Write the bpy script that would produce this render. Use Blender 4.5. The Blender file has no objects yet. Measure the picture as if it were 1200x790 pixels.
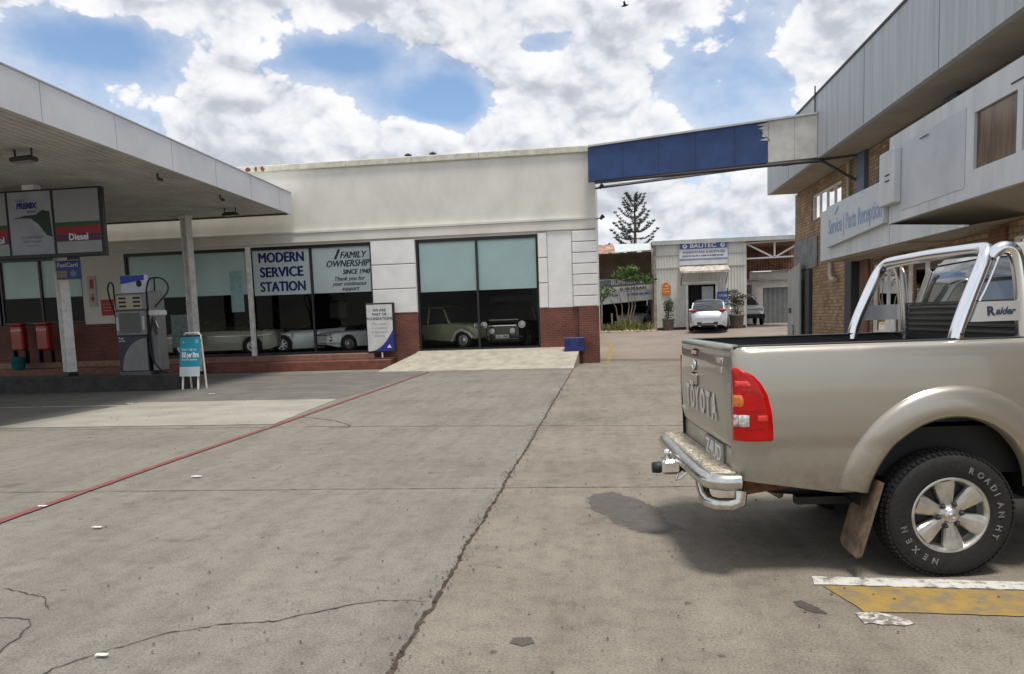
import bpy, math, random
from mathutils import Vector, Matrix
C = bpy.context.scene
R = math.radians
PI = math.pi
col = C.collection
random.seed(7)

# ------------------------------------------------------------------ camera
H = 1.67
cam_d = bpy.data.cameras.new('camera'); cam = bpy.data.objects.new('camera', cam_d); col.objects.link(cam)
pi_, ro_, ya_, F_, CY_ = 0.09973, -0.03435, -0.12887, 876.7, 459.26
fw = Vector((math.sin(ya_)*math.cos(pi_), math.cos(ya_)*math.cos(pi_), -math.sin(pi_)))
r0 = Vector((math.cos(ya_), -math.sin(ya_), 0)); u0 = r0.cross(fw)
rt = math.cos(ro_)*r0 + math.sin(ro_)*u0; up = -math.sin(ro_)*r0 + math.cos(ro_)*u0
M = Matrix((rt, up, -fw)).transposed().to_4x4(); M.translation = Vector((0, 0, H))
cam.matrix_world = M
cam_d.sensor_fit = 'HORIZONTAL'; cam_d.sensor_width = 36; cam_d.lens = 36*F_/1200
cam_d.shift_y = (CY_-395)/1200
cam_d.clip_start = 0.1; cam_d.clip_end = 3000
C.camera = cam
C.cycles.max_bounces = 7; C.cycles.diffuse_bounces = 3; C.cycles.glossy_bounces = 4; C.cycles.transparent_max_bounces = 12

# ------------------------------------------------------------------ exposure, sun, sky
C.view_settings.view_transform = 'Standard'; C.view_settings.look = 'None'
C.view_settings.exposure = 1.02; C.view_settings.gamma = 1.0
SUN_EL = 76.0; sun_dir = Vector((math.cos(R(SUN_EL))*0.42, -math.cos(R(SUN_EL))*0.907, math.sin(R(SUN_EL))))
sd = bpy.data.lights.new('sun', 'SUN'); sd.energy = 1.55; sd.angle = R(13.0); sd.color = (1.0, 0.95, 0.88)
so = bpy.data.objects.new('sun', sd); col.objects.link(so)
so.rotation_euler = sun_dir.to_track_quat('Z', 'Y').to_euler(); so.location = (0, 0, 50)

W = bpy.data.worlds.new('World'); C.world = W; W.use_nodes = True
nt = W.node_tree; nt.nodes.clear()
def wn(t, **k):
    n = nt.nodes.new(t)
    for a, b in k.items(): setattr(n, a, b)
    return n
def sock(x, inp):
    if isinstance(x, (int, float)): inp.default_value = x
    elif isinstance(x, (tuple, list)): inp.default_value = x
    else: nt.links.new(x, inp)
def mth(op, a, b=0.0, c=None, clamp=False):
    n = wn('ShaderNodeMath', operation=op); n.use_clamp = clamp
    sock(a, n.inputs[0]); sock(b, n.inputs[1])
    if c is not None: sock(c, n.inputs[2])
    return n.outputs[0]
sky = wn('ShaderNodeTexSky', sky_type='NISHITA'); sky.sun_disc = False
sky.sun_elevation = R(SUN_EL); sky.sun_rotation = math.atan2(sun_dir.x, sun_dir.y); sky.air_density = 1.0; sky.dust_density = 0.2; sky.ozone_density = 2.2
tc = wn('ShaderNodeTexCoord')
# clouds: (azimuth, elevation, size az, size el, weight) in degrees, where the cumulus stand round the horizon
BL = [(-33, 23.5, 10, 2.6, .50), (-24, 25, 8, 3, .25), (5, 20.5, 7, 1.2, .16), (-10, 24.0, 9, 3.2, .36), (-26.5, 13.0, 4.2, 4.6, .30), (-13, 11.5, 6, 3.6, .30), (-1.5, 16.5, 5.5, 4.0, .30), (2.5, 12, 3, 2.5, .18), (16.5, 18.5, 3.2, 6, .36),
      (4, 7, 8, 2.6, .24), (8, 3.0, 9, 2.6, .26), (15, 6, 5, 3.5, .2), (7.5, 17, 4.2, 3.5, -.12), (9, 12, 3.5, 3, -.04), (-34, 18.2, 4.5, 1.5, -.34), (-20.5, 18.3, 4.2, 1.4, -.38), (-11.0, 15.6, 2.8, 1.7, -.50), (-4.5, 19.3, 2.6, 1.2, -.30), (-29.5, 22.2, 3, 1.0, -.25), (-15, 15.4, 2.5, 1.2, -.25), (-27, 9.5, 1.5, 1.0, -.2), (60, 25, 30, 14, .15), (-90, 25, 40, 14, .12)]
def fluff(vec, det, vd):
    m_ = wn('ShaderNodeMapping'); m_.inputs['Scale'].default_value = (1, 1, 1.45); m_.inputs['Location'].default_value = (5.3, 2.2, .9)
    nt.links.new(vec, m_.inputs[0])
    n = wn('ShaderNodeTexNoise'); n.inputs['Scale'].default_value = 6.5; n.inputs['Detail'].default_value = det; n.inputs['Roughness'].default_value = .55
    nt.links.new(m_.outputs[0], n.inputs['Vector'])
    wv = wn('ShaderNodeVectorMath', operation='MULTIPLY_ADD'); nt.links.new(n.outputs['Color'], wv.inputs[0]); wv.inputs[1].default_value = (.11, .11, .11); nt.links.new(m_.outputs[0], wv.inputs[2])
    v = wn('ShaderNodeTexVoronoi', feature='F1'); v.inputs['Scale'].default_value = 13; v.inputs['Detail'].default_value = vd; v.inputs['Roughness'].default_value = .52; v.inputs['Lacunarity'].default_value = 2.3; v.normalize = True
    nt.links.new(wv.outputs[0], v.inputs['Vector'])
    return mth('MULTIPLY', mth('SUBTRACT', n.outputs['Fac'], .5), 1.05), mth('MULTIPLY', mth('SUBTRACT', .36, v.outputs['Distance']), .85)
nrm = wn('ShaderNodeVectorMath', operation='NORMALIZE'); nt.links.new(tc.outputs['Generated'], nrm.inputs[0])
s_ = wn('ShaderNodeSeparateXYZ'); nt.links.new(nrm.outputs[0], s_.inputs[0])
az = mth('ARCTAN2', s_.outputs[0], s_.outputs[1]); el = mth('ARCSINE', s_.outputs[2])
n1, v1 = fluff(nrm.outputs[0], 5.0, 3.0); f1 = mth('ADD', n1, v1); blob = None
for (a, e, sa, se, w) in BL:
    q = mth('ADD', mth('POWER', mth('ABSOLUTE', mth('MULTIPLY_ADD', az, 1/R(sa), -R(a)/R(sa))), 2.0),
            mth('POWER', mth('ABSOLUTE', mth('MULTIPLY_ADD', el, 1/R(se), -R(e)/R(se))), 2.0))
    g_ = mth('MULTIPLY', mth('POWER', 2.71828, mth('MULTIPLY', q, -1.0)), w)
    blob = g_ if blob is None else mth('ADD', blob, g_)
d1 = mth('ADD', f1, blob)
ad = wn('ShaderNodeVectorMath', operation='ADD'); nt.links.new(nrm.outputs[0], ad.inputs[0]); ad.inputs[1].default_value = (0.006, 0.0, .016)
nr2 = wn('ShaderNodeVectorMath', operation='NORMALIZE'); nt.links.new(ad.outputs[0], nr2.inputs[0])
n2, v2 = fluff(nr2.outputs[0], 2.0, 2.0); f2 = mth('ADD', n2, v2)
def smooth(x, a, b):
    m = wn('ShaderNodeMapRange', interpolation_type='SMOOTHSTEP'); sock(x, m.inputs[0]); m.inputs[1].default_value = a; m.inputs[2].default_value = b
    return m.outputs[0]
thin = mth('MULTIPLY', smooth(mth('ADD', n1, blob), -.36, .10), .56)
mask = mth('MAXIMUM', smooth(d1, -.04, .07), thin)
shade = smooth(mth('ADD', mth('MULTIPLY', mth('SUBTRACT', f1, f2), 1.0), mth('ADD', mth('MULTIPLY', v1, .35), mth('MULTIPLY', mth('SUBTRACT', .22, mth('ADD', n1, blob)), .46))), -.20, .24)
cr = wn('ShaderNodeValToRGB'); nt.links.new(shade, cr.inputs[0])
cr.color_ramp.elements[0].position = 0; cr.color_ramp.elements[0].color = (.46, .49, .55, 1)
cr.color_ramp.elements[1].position = 1; cr.color_ramp.elements[1].color = (.87, .87, .88, 1)
e = cr.color_ramp.elements.new(.5); e.color = (.70, .72, .77, 1)
b1 = wn('ShaderNodeBackground'); nt.links.new(sky.outputs[0], b1.inputs[0]); b1.inputs[1].default_value = .078
b2 = wn('ShaderNodeBackground'); nt.links.new(cr.outputs[0], b2.inputs[0]); b2.inputs[1].default_value = .56
mx = wn('ShaderNodeMixShader'); nt.links.new(mask, mx.inputs[0]); nt.links.new(b1.outputs[0], mx.inputs[1]); nt.links.new(b2.outputs[0], mx.inputs[2])
wo = wn('ShaderNodeOutputWorld'); nt.links.new(mx.outputs[0], wo.inputs[0])
W.cycles.sampling_method = 'MANUAL'; W.cycles.sample_map_resolution = 512

# ------------------------------------------------------------------ materials
MAT = {}
def mat(name, c, rough=.7, metal=0.0, var=.08, scale=3.0, bump=0.0, bscale=40.0, spec=.5, coat=0.0, dirt=None, trans=0.0, stretch=(1, 1, 1)):
    if name in MAT: return MAT[name]
    m = bpy.data.materials.new(name); m.use_nodes = True; MAT[name] = m
    t = m.node_tree; b = t.nodes['Principled BSDF']
    b.inputs['Roughness'].default_value = rough; b.inputs['Metallic'].default_value = metal
    b.inputs['Specular IOR Level'].default_value = spec; b.inputs['Coat Weight'].default_value = coat
    b.inputs['Coat Roughness'].default_value = .04
    tcn = t.nodes.new('ShaderNodeTexCoord'); mp = t.nodes.new('ShaderNodeMapping'); mp.inputs['Scale'].default_value = stretch
    t.links.new(tcn.outputs['Object'], mp.inputs[0])
    n = t.nodes.new('ShaderNodeTexNoise'); n.inputs['Scale'].default_value = scale; n.inputs['Detail'].default_value = 6; n.inputs['Roughness'].default_value = .62
    t.links.new(mp.outputs[0], n.inputs['Vector'])
    r = t.nodes.new('ShaderNodeValToRGB'); t.links.new(n.outputs['Fac'], r.inputs[0])
    lo = tuple(max(0, x*(1-var*2)) for x in c); hi = tuple(min(1, x*(1+var*1.2)) for x in c)
    if dirt: lo = dirt
    r.color_ramp.elements[0].position = .30; r.color_ramp.elements[0].color = (*lo, 1)
    r.color_ramp.elements[1].position = .62; r.color_ramp.elements[1].color = (*hi, 1)
    t.links.new(r.outputs[0], b.inputs['Base Color'])
    if bump:
        n2 = t.nodes.new('ShaderNodeTexNoise'); n2.inputs['Scale'].default_value = bscale; n2.inputs['Detail'].default_value = 4
        t.links.new(mp.outputs[0], n2.inputs['Vector'])
        bp = t.nodes.new('ShaderNodeBump'); bp.inputs['Strength'].default_value = bump; bp.inputs['Distance'].default_value = .02
        t.links.new(n2.outputs['Fac'], bp.inputs['Height']); t.links.new(bp.outputs[0], b.inputs['Normal'])
    return m
def brick(name, c1, c2, mortar, bw=.23, bh=.078, ms=.012):
    m = bpy.data.materials.new(name); m.use_nodes = True; MAT[name] = m
    t = m.node_tree; b = t.nodes['Principled BSDF']; b.inputs['Roughness'].default_value = .85
    tcn = t.nodes.new('ShaderNodeTexCoord'); s = t.nodes.new('ShaderNodeSeparateXYZ'); t.links.new(tcn.outputs['Object'], s.inputs[0])
    a = t.nodes.new('ShaderNodeMath'); a.operation = 'ADD'; t.links.new(s.outputs[0], a.inputs[0]); t.links.new(s.outputs[1], a.inputs[1])
    cb = t.nodes.new('ShaderNodeCombineXYZ'); t.links.new(a.outputs[0], cb.inputs[0]); t.links.new(s.outputs[2], cb.inputs[1])
    br = t.nodes.new('ShaderNodeTexBrick'); t.links.new(cb.outputs[0], br.inputs['Vector'])
    br.inputs['Color1'].default_value = (*c1, 1); br.inputs['Color2'].default_value = (*c2, 1); br.inputs['Mortar'].default_value = (*mortar, 1)
    br.inputs['Scale'].default_value = 1; br.inputs['Brick Width'].default_value = bw; br.inputs['Row Height'].default_value = bh; br.inputs['Mortar Size'].default_value = ms
    n = t.nodes.new('ShaderNodeTexNoise'); n.inputs['Scale'].default_value = 1.3; n.inputs['Detail'].default_value = 5
    t.links.new(tcn.outputs['Object'], n.inputs['Vector'])
    mr = t.nodes.new('ShaderNodeMapRange'); t.links.new(n.outputs['Fac'], mr.inputs[0]); mr.inputs[1].default_value = .3; mr.inputs[2].default_value = .7; mr.inputs[3].default_value = .68; mr.inputs[4].default_value = 1.15
    mu = t.nodes.new('ShaderNodeVectorMath'); mu.operation = 'SCALE'; t.links.new(br.outputs['Color'], mu.inputs[0]); t.links.new(mr.outputs[0], mu.inputs['Scale'])
    t.links.new(mu.outputs[0], b.inputs['Base Color'])
    bp = t.nodes.new('ShaderNodeBump'); bp.inputs['Strength'].default_value = .5; bp.inputs['Distance'].default_value = .01; bp.invert = True
    t.links.new(br.outputs['Fac'], bp.inputs['Height']); t.links.new(bp.outputs[0], b.inputs['Normal'])
    return m
def glassmat(name, tint, refl=1.0, rough=0.0, ior=1.5):
    m = bpy.data.materials.new(name); m.use_nodes = True; MAT[name] = m
    t = m.node_tree; t.nodes.clear(); o = t.nodes.new('ShaderNodeOutputMaterial')
    tr = t.nodes.new('ShaderNodeBsdfTransparent'); tr.inputs[0].default_value = (*tint, 1)
    g = t.nodes.new('ShaderNodeBsdfGlossy'); g.inputs['Roughness'].default_value = rough; g.inputs['Color'].default_value = (refl, refl, refl, 1)
    f = t.nodes.new('ShaderNodeFresnel'); f.inputs[0].default_value = ior
    x = t.nodes.new('ShaderNodeMixShader'); t.links.new(f.outputs[0], x.inputs[0]); t.links.new(tr.outputs[0], x.inputs[1]); t.links.new(g.outputs[0], x.inputs[2])
    t.links.new(x.outputs[0], o.inputs[0]); return m

plaster = mat('plaster', (.70, .675, .61), .85, var=.03, scale=1.1, bump=.2, bscale=25, dirt=(.62, .595, .53), stretch=(1.1, 1, .7))
white_paint = mat('white_paint', (.78, .77, .75), .7, var=.05, scale=1.5, bump=.15, bscale=30)
coping_m = mat('coping', (.58, .56, .46), .8, var=.12, scale=4)
brick_red = brick('brick_red', (.21, .055, .035), (.145, .04, .028), (.16, .10, .08))
brick_yel = brick('brick_yellow', (.45, .31, .17), (.28, .17, .09), (.17, .135, .10), .30, .11, .014)
tile_red = mat('red_tile', (.19, .065, .04), .5, var=.15, scale=5)
tread_m = mat('step_tread', (.26, .14, .10), .6, var=.15, scale=5)
black_m = mat('black_paint', (.010, .010, .011), .6, var=.1)
frame_m = mat('black_frame', (.012, .012, .014), .4)
blind_m = mat('blind_fabric', (.78, .96, .94), .8, var=.04, scale=.7)
blind_w = mat('blind_print', (.90, .97, .98), .8, var=.03, scale=.7)
for _m in (blind_m, blind_w):
    _t = _m.node_tree; _b = _t.nodes['Principled BSDF']; _o = _t.nodes['Material Output']; _tr = _t.nodes.new('ShaderNodeBsdfTranslucent'); _x = _t.nodes.new('ShaderNodeMixShader')
    _tr.inputs[0].default_value = (.6, .75, .72, 1); _x.inputs[0].default_value = .14; _t.links.new(_b.outputs[0], _x.inputs[1]); _t.links.new(_tr.outputs[0], _x.inputs[2]); _t.links.new(_x.outputs[0], _o.inputs[0])
navy = mat('navy_lettering', (.015, .02, .16), .6)
ink = mat('dark_lettering', (.03, .05, .08), .6)
greyink = mat('grey_lettering', (.25, .28, .32), .6)
white_l = mat('white_lettering', (.85, .85, .85), .6, var=0)
shopglass = glassmat('shop_glass', (.97, .99, .98), .8, 0.0, 1.22)
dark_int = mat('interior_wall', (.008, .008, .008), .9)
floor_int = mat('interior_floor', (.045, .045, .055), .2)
ramp_m = mat('ramp_concrete', (.39, .355, .285), .9, var=.12, scale=2.2, bump=.3, bscale=30)
canopy_m = mat('canopy_fascia', (.62, .62, .64), .55, var=.05, scale=.8)
soffit_m = mat('canopy_soffit', (.60, .58, .55), .6, var=.1, scale=1.2)
steel_w = mat('white_steel', (.78, .77, .74), .6, var=.12, scale=4)
blue_b = mat('blue_beam_paint', (.022, .055, .165), .55, var=.14, scale=1.8)
grey_b = mat('beam_plaster', (.56, .54, .50), .8, var=.1, scale=2)
fascia_m = mat('grey_cladding', (.43, .46, .49), .6, var=.06, scale=1.0, stretch=(1, 5, .3), dirt=(.34, .37, .39))
band_m = mat('painted_band', (.58, .60, .62), .6, var=.05, scale=.9, stretch=(1, 2.5, .5), dirt=(.46, .48, .50))
panel_m = mat('smooth_panel', (.50, .52, .56), .45, var=.05, scale=.7, dirt=(.38, .40, .44))
soffit2 = mat('brown_soffit', (.37, .32, .25), .8, var=.08, scale=1)
brownwin = mat('brown_board', (.15, .10, .055), .18, var=.35, scale=2.4, stretch=(1, 3, .4))
rust_m = mat('rust', (.20, .09, .04), .9, var=.3, scale=8)
steel_dk = mat('dark_steel', (.04, .035, .035), .6)
chrome = mat('chrome', (.88, .88, .89), .16, 1.0, var=.02)
chrome_d = mat('dull_chrome', (.62, .60, .56), .24, 1.0, var=.12, scale=18)
plate_m = mat('checker_plate', (.62, .56, .45), .38, .8, var=.2, scale=20, bump=.5, bscale=120)
truckp = mat('champagne_paint', (.42, .385, .325), .30, .62, var=.02, scale=1.5, coat=.8)
def add_dirt(m, zlo, zhi, c=(.20, .155, .11)):
    t_ = m.node_tree; b_ = t_.nodes['Principled BSDF']; src = b_.inputs['Base Color'].links[0].from_socket
    tc_ = t_.nodes.new('ShaderNodeTexCoord'); sp_ = t_.nodes.new('ShaderNodeSeparateXYZ'); t_.links.new(tc_.outputs['Object'], sp_.inputs[0])
    n = t_.nodes.new('ShaderNodeTexNoise'); n.inputs['Scale'].default_value = 9; n.inputs['Detail'].default_value = 9; n.inputs['Roughness'].default_value = .7; t_.links.new(tc_.outputs['Object'], n.inputs['Vector'])
    h = t_.nodes.new('ShaderNodeMapRange'); t_.links.new(sp_.outputs[2], h.inputs[0]); h.inputs[1].default_value = zlo; h.inputs[2].default_value = zhi; h.inputs[3].default_value = .62; h.inputs[4].default_value = .0
    a_ = t_.nodes.new('ShaderNodeMath'); a_.operation = 'MULTIPLY'; a_.use_clamp = True
    r_ = t_.nodes.new('ShaderNodeMapRange'); t_.links.new(n.outputs['Fac'], r_.inputs[0]); r_.inputs[1].default_value = .35; r_.inputs[2].default_value = .65; r_.inputs[3].default_value = .25; r_.inputs[4].default_value = 1.2
    t_.links.new(h.outputs[0], a_.inputs[0]); t_.links.new(r_.outputs[0], a_.inputs[1])
    mx_ = t_.nodes.new('ShaderNodeMix'); mx_.data_type = 'RGBA'; t_.links.new(a_.outputs[0], mx_.inputs[0]); t_.links.new(src, mx_.inputs[6]); mx_.inputs[7].default_value = (*c, 1); t_.links.new(mx_.outputs[2], b_.inputs['Base Color'])
    q_ = t_.nodes.new('ShaderNodeMapRange'); t_.links.new(a_.outputs[0], q_.inputs[0]); q_.inputs[3].default_value = b_.inputs['Roughness'].default_value; q_.inputs[4].default_value = .85; t_.links.new(q_.outputs[0], b_.inputs['Roughness'])
    k_ = t_.nodes.new('ShaderNodeMapRange'); t_.links.new(a_.outputs[0], k_.inputs[0]); k_.inputs[3].default_value = b_.inputs['Metallic'].default_value; k_.inputs[4].default_value = 0; t_.links.new(k_.outputs[0], b_.inputs['Metallic'])
    w_ = t_.nodes.new('ShaderNodeMapRange'); t_.links.new(a_.outputs[0], w_.inputs[0]); w_.inputs[3].default_value = b_.inputs['Coat Weight'].default_value; w_.inputs[4].default_value = 0; t_.links.new(w_.outputs[0], b_.inputs['Coat Weight'])
add_dirt(truckp, .55, 1.05)
rubber = mat('tyre_rubber', (.013, .013, .013), .78, var=.25, scale=30, bump=.2, bscale=80)
plast_b = mat('black_plastic', (.018, .018, .019), .55, var=.1)
alloy = mat('alloy_wheel', (.56, .55, .52), .33, .75, var=.12, scale=14)
redlens = mat('red_lens', (.50, .003, .004), .2, coat=.25, spec=.3, var=.12, scale=10)
amber = mat('amber_lens', (.70, .16, .02), .1, coat=1)
clearl = mat('clear_lens', (.62, .62, .60), .1, .35, var=.35, scale=40)
glass_car = mat('car_glass', (.012, .014, .014), .04, coat=1, spec=.8)
mud = mat('mud', (.16, .11, .075), .9, var=.3, scale=12)

# ------------------------------------------------------------------ mesh helpers
class MB:
    def __init__(s): s.v = []; s.f = []; s.sm = []; s.mk = []
    def add(s, vs, fs, smooth=False):
        n = len(s.v); s.v += [tuple(v) for v in vs]; s.f += [tuple(i+n for i in f) for f in fs]; s.sm += [smooth]*len(fs); return s
    def box(s, x0, x1, y0, y1, z0, z1, bev=0.0):
        s.mk.append((len(s.v), len(s.f)))
        if x0 > x1: x0, x1 = x1, x0
        if y0 > y1: y0, y1 = y1, y0
        if z0 > z1: z0, z1 = z1, z0
        if bev <= 0:
            v = [(x, y, z) for z in (z0, z1) for y in (y0, y1) for x in (x0, x1)]
            return s.add(v, [(0, 2, 3, 1), (4, 5, 7, 6), (0, 1, 5, 4), (2, 6, 7, 3), (0, 4, 6, 2), (1, 3, 7, 5)])
        b = min(bev, (x1-x0)*.45, (y1-y0)*.45, (z1-z0)*.45)
        def ring(z, i): return [(x0+i+b, y0+i, z), (x1-i-b, y0+i, z), (x1-i, y0+i+b, z), (x1-i, y1-i-b, z), (x1-i-b, y1-i, z), (x0+i+b, y1-i, z), (x0+i, y1-i-b, z), (x0+i, y0+i+b, z)]
        b2 = b*.9
        rr = [ring(z0, b2), ring(z0+b, 0), ring(z1-b, 0), ring(z1, b2)]
        v = sum(rr, []); f = [tuple(range(7, -1, -1)), tuple(range(24, 32))]
        for k in range(3):
            for i in range(8): j = (i+1) % 8; f.append((k*8+i, k*8+j, k*8+8+j, k*8+8+i))
        return s.add(v, f)
    def tube(s, pts, r, n=10, caps=True, smooth=True, squash=1.0):
        s.mk.append((len(s.v), len(s.f)))
        pts = [Vector(p) for p in pts]; rs = r if isinstance(r, (list, tuple)) else [r]*len(pts)
        vs = []; N = None
        for i, p in enumerate(pts):
            a = pts[max(0, i-1)]; b = pts[min(len(pts)-1, i+1)]; t = (b-a).normalized()
            if N is None:
                N = t.orthogonal().normalized()
            N = (N - t*N.dot(t)).normalized(); B = t.cross(N)
            for k in range(n):
                q = 2*PI*k/n; vs.append(p + (N*math.cos(q) + B*math.sin(q)*squash)*rs[i])
        fs = [(i*n+k, i*n+(k+1) % n, (i+1)*n+(k+1) % n, (i+1)*n+k) for i in range(len(pts)-1) for k in range(n)]
        s.add(vs, fs, smooth)
        if caps:
            s.add(vs[:n], [tuple(range(n-1, -1, -1))]); s.add(vs[-n:], [tuple(range(n))])
        return s
    def grid(s, P, smooth=True, closed=False):
        nr = len(P); nc = len(P[0]); vs = [p for row in P for p in row]
        fs = [(i*nc+j, i*nc+(j+1) % nc, (i+1)*nc+(j+1) % nc, (i+1)*nc+j) for i in range(nr-1) for j in range(nc if closed else nc-1)]
        return s.add(vs, fs, smooth)
    def lathe(s, prof, c, axis='y', n=32, smooth=True):
        s.mk.append((len(s.v), len(s.f)))
        P = []
        for k in range(n):
            q = 2*PI*k/n; row = []
            for (r, h) in prof:
                a, b = r*math.cos(q), r*math.sin(q)
                row.append({'y': (c[0]+a, c[1]+h, c[2]+b), 'z': (c[0]+a, c[1]+b, c[2]+h), 'x': (c[0]+h, c[1]+a, c[2]+b)}[axis])
            P.append(row)
        P.append(P[0]); return s.grid(P, smooth)
    def prism(s, poly, d, frame=None):
        s.mk.append((len(s.v), len(s.f)))
        # poly: list of 3d points (planar), extruded by vector d
        n = len(poly); a = [Vector(p) for p in poly]; b = [p+Vector(d) for p in a]
        return s.add(a+b, [tuple(range(n-1, -1, -1)), tuple(range(n, 2*n))] + [(i, (i+1) % n, n+(i+1) % n, n+i) for i in range(n)])
    def each(s, name, m, parent=None, local=False):
        out = []; mk = s.mk+[(len(s.v), len(s.f))]
        for (a, f0), (b, f1) in zip(mk, mk[1:]):
            q = MB(); q.v = s.v[a:b]; q.f = [tuple(i-a for i in f) for f in s.f[f0:f1]]; q.sm = s.sm[f0:f1]; out.append(q.build(name, m, parent, local))
        return out
    def build(s, name, m, parent=None, local=False, solid=0.0):
        me = bpy.data.meshes.new(name); me.from_pydata(s.v, [], s.f); me.validate(); me.update()
        for p, q in zip(me.polygons, s.sm): p.use_smooth = q
        o = bpy.data.objects.new(name, me); col.objects.link(o); me.materials.append(m)
        if solid:
            md = o.modifiers.new('s', 'SOLIDIFY'); md.thickness = solid; md.offset = 0
        if parent is not None:
            o.parent = parent
            if not local: o.matrix_parent_inverse = (Matrix.Translation(root_of(parent).location) @ root_of(parent).rotation_euler.to_matrix().to_4x4()).inverted() if parent.parent is None else Matrix()
        return o
def root_of(o):
    while o.parent: o = o.parent
    return o
def thing(name, label, cat, loc=(0, 0, 0), rz=0.0, group=None, kind=None):
    o = bpy.data.objects.new(name, None); col.objects.link(o); o.location = loc; o.rotation_euler = (0, 0, rz); o.empty_display_size = .2
    o['label'] = label; o['category'] = cat
    if group: o['group'] = group
    return o
def tag(o, label, cat, group=None, kind=None):
    o['label'] = label; o['category'] = cat
    if group: o['group'] = group
    if kind: o['kind'] = kind
    return o
def struct(name, mb, m):
    o = mb.build(name, m); o['kind'] = 'structure'; return o
def B(*a, **k): return MB().box(*a, **k)

def text(s, size, m, parent, org, xd=(1, 0, 0), upv=(0, 0, 1), name='lettering', bold=0.0, shear=0.0, align='LEFT', width=None, ext=.002, local=False, outline=0.0, space=1.0, fat=0.0):
    cu = bpy.data.curves.new('t', 'FONT'); cu.body = s; cu.size = size; cu.offset = bold; cu.shear = shear; cu.align_x = align; cu.space_character = space
    if outline: cu.fill_mode = 'NONE'; cu.bevel_depth = outline; cu.bevel_resolution = 0
    else: cu.extrude = ext
    cu.resolution_u = 3
    o = bpy.data.objects.new('t', cu); col.objects.link(o)
    dg = bpy.context.evaluated_depsgraph_get(); me = bpy.data.meshes.new_from_object(o.evaluated_get(dg)); bpy.data.objects.remove(o); bpy.data.curves.remove(cu)
    X = Vector(xd).normalized(); U = Vector(upv).normalized(); N = X.cross(U)
    xs = [v.co.x for v in me.vertices] or [0]
    k = width/(max(xs)-min(xs)) if width and xs else 1.0
    for v in me.vertices:
        c = v.co.copy(); v.co = Vector(org) + X*c.x*k + U*c.y + N*c.z
    if fat:
        vs = [v.co.copy() for v in me.vertices]; fs = [tuple(p.vertices) for p in me.polygons]; V2 = []; F2 = []
        for i_, (dx_, dz_) in enumerate(((-fat, 0), (0, 0), (fat, 0), (0, fat*.5), (0, -fat*.5))):
            b0_ = len(V2); V2 += [v+X*dx_+U*dz_+N*.0012*i_ for v in vs]; F2 += [tuple(q_+b0_ for q_ in f) for f in fs]
        bpy.data.meshes.remove(me); me = bpy.data.meshes.new(name); me.from_pydata(V2, [], F2); me.update()
    me.materials.clear(); me.materials.append(m)
    t = bpy.data.objects.new(name, me); col.objects.link(t)
    if parent is not None:
        t.parent = parent
        if not local and parent.parent is None: t.matrix_parent_inverse = (Matrix.Translation(parent.location) @ parent.rotation_euler.to_matrix().to_4x4()).inverted()
    return t
def lines(parent, m, rows, org, xd, upv=(0, 0, 1), h=.03, name='small_print'):
    X = Vector(xd).normalized(); U = Vector(upv); N = X.cross(U).normalized(); mb = MB(); rnd = random.Random(3)
    for (x0, x1, z) in rows:
        x = x0
        while x < x1:
            w = rnd.uniform(.5, 2.2)*h*1.4; e = min(x+w, x1); a = Vector(org)+X*x+U*z
            mb.prism([a, a+X*(e-x), a+X*(e-x)+U*h, a+U*h], N*.003); x = e+h*.5
    return mb.build(name, m, parent)
def leaves(mb, cx, cy, cz, rx, ry, rz, n, size, rnd, up=0.0, narrow=.5):
    for _ in range(n):
        while True:
            a, b, c = rnd.uniform(-1, 1), rnd.uniform(-1, 1), rnd.uniform(-1, 1)
            if a*a+b*b+c*c < 1: break
        p = Vector((cx+a*rx, cy+b*ry, cz+c*rz)); d = Vector((rnd.gauss(0, 1), rnd.gauss(0, 1), rnd.gauss(0, .7)+up)).normalized()
        q = d.orthogonal().normalized(); q = Matrix.Rotation(rnd.uniform(0, 6.28), 3, d) @ q
        l = size*rnd.uniform(.6, 1.3); w = l*narrow*.5
        mb.add([p, p+d*l*.5+q*w, p+d*l, p+d*l*.5-q*w], [(0, 1, 2, 3)])

# ------------------------------------------------------------------ ground
def gz(y):
    t = min(1, max(0, (y-27.5)/11.5)); return .70*t*t*(3-2*t)
gm = bpy.data.materials.new('forecourt_concrete'); gm.use_nodes = True
t = gm.node_tree; b = t.nodes['Principled BSDF']; b.inputs['Roughness'].default_value = .9; b.inputs['Specular IOR Level'].default_value = .3
tcn = t.nodes.new('ShaderNodeTexCoord'); s = t.nodes.new('ShaderNodeSeparateXYZ'); t.links.new(tcn.outputs['Object'], s.inputs[0])
def N_(scale, det, rough=.6, stretch=None):
    n = t.nodes.new('ShaderNodeTexNoise'); n.inputs['Scale'].default_value = scale; n.inputs['Detail'].default_value = det; n.inputs['Roughness'].default_value = rough
    if stretch:
        mp = t.nodes.new('ShaderNodeMapping'); mp.inputs['Scale'].default_value = stretch; t.links.new(tcn.outputs['Object'], mp.inputs[0]); t.links.new(mp.outputs[0], n.inputs['Vector'])
    else: t.links.new(tcn.outputs['Object'], n.inputs['Vector'])
    return n.outputs['Fac']
def RP(fac, stops):
    r = t.nodes.new('ShaderNodeValToRGB'); t.links.new(fac, r.inputs[0])
    r.color_ramp.elements[0].position = stops[0][0]; r.color_ramp.elements[0].color = (*stops[0][1], 1)
    r.color_ramp.elements[1].position = stops[-1][0]; r.color_ramp.elements[1].color = (*stops[-1][1], 1)
    for p, c in stops[1:-1]:
        e = r.color_ramp.elements.new(p); e.color = (*c, 1)
    return r.outputs[0]
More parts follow.
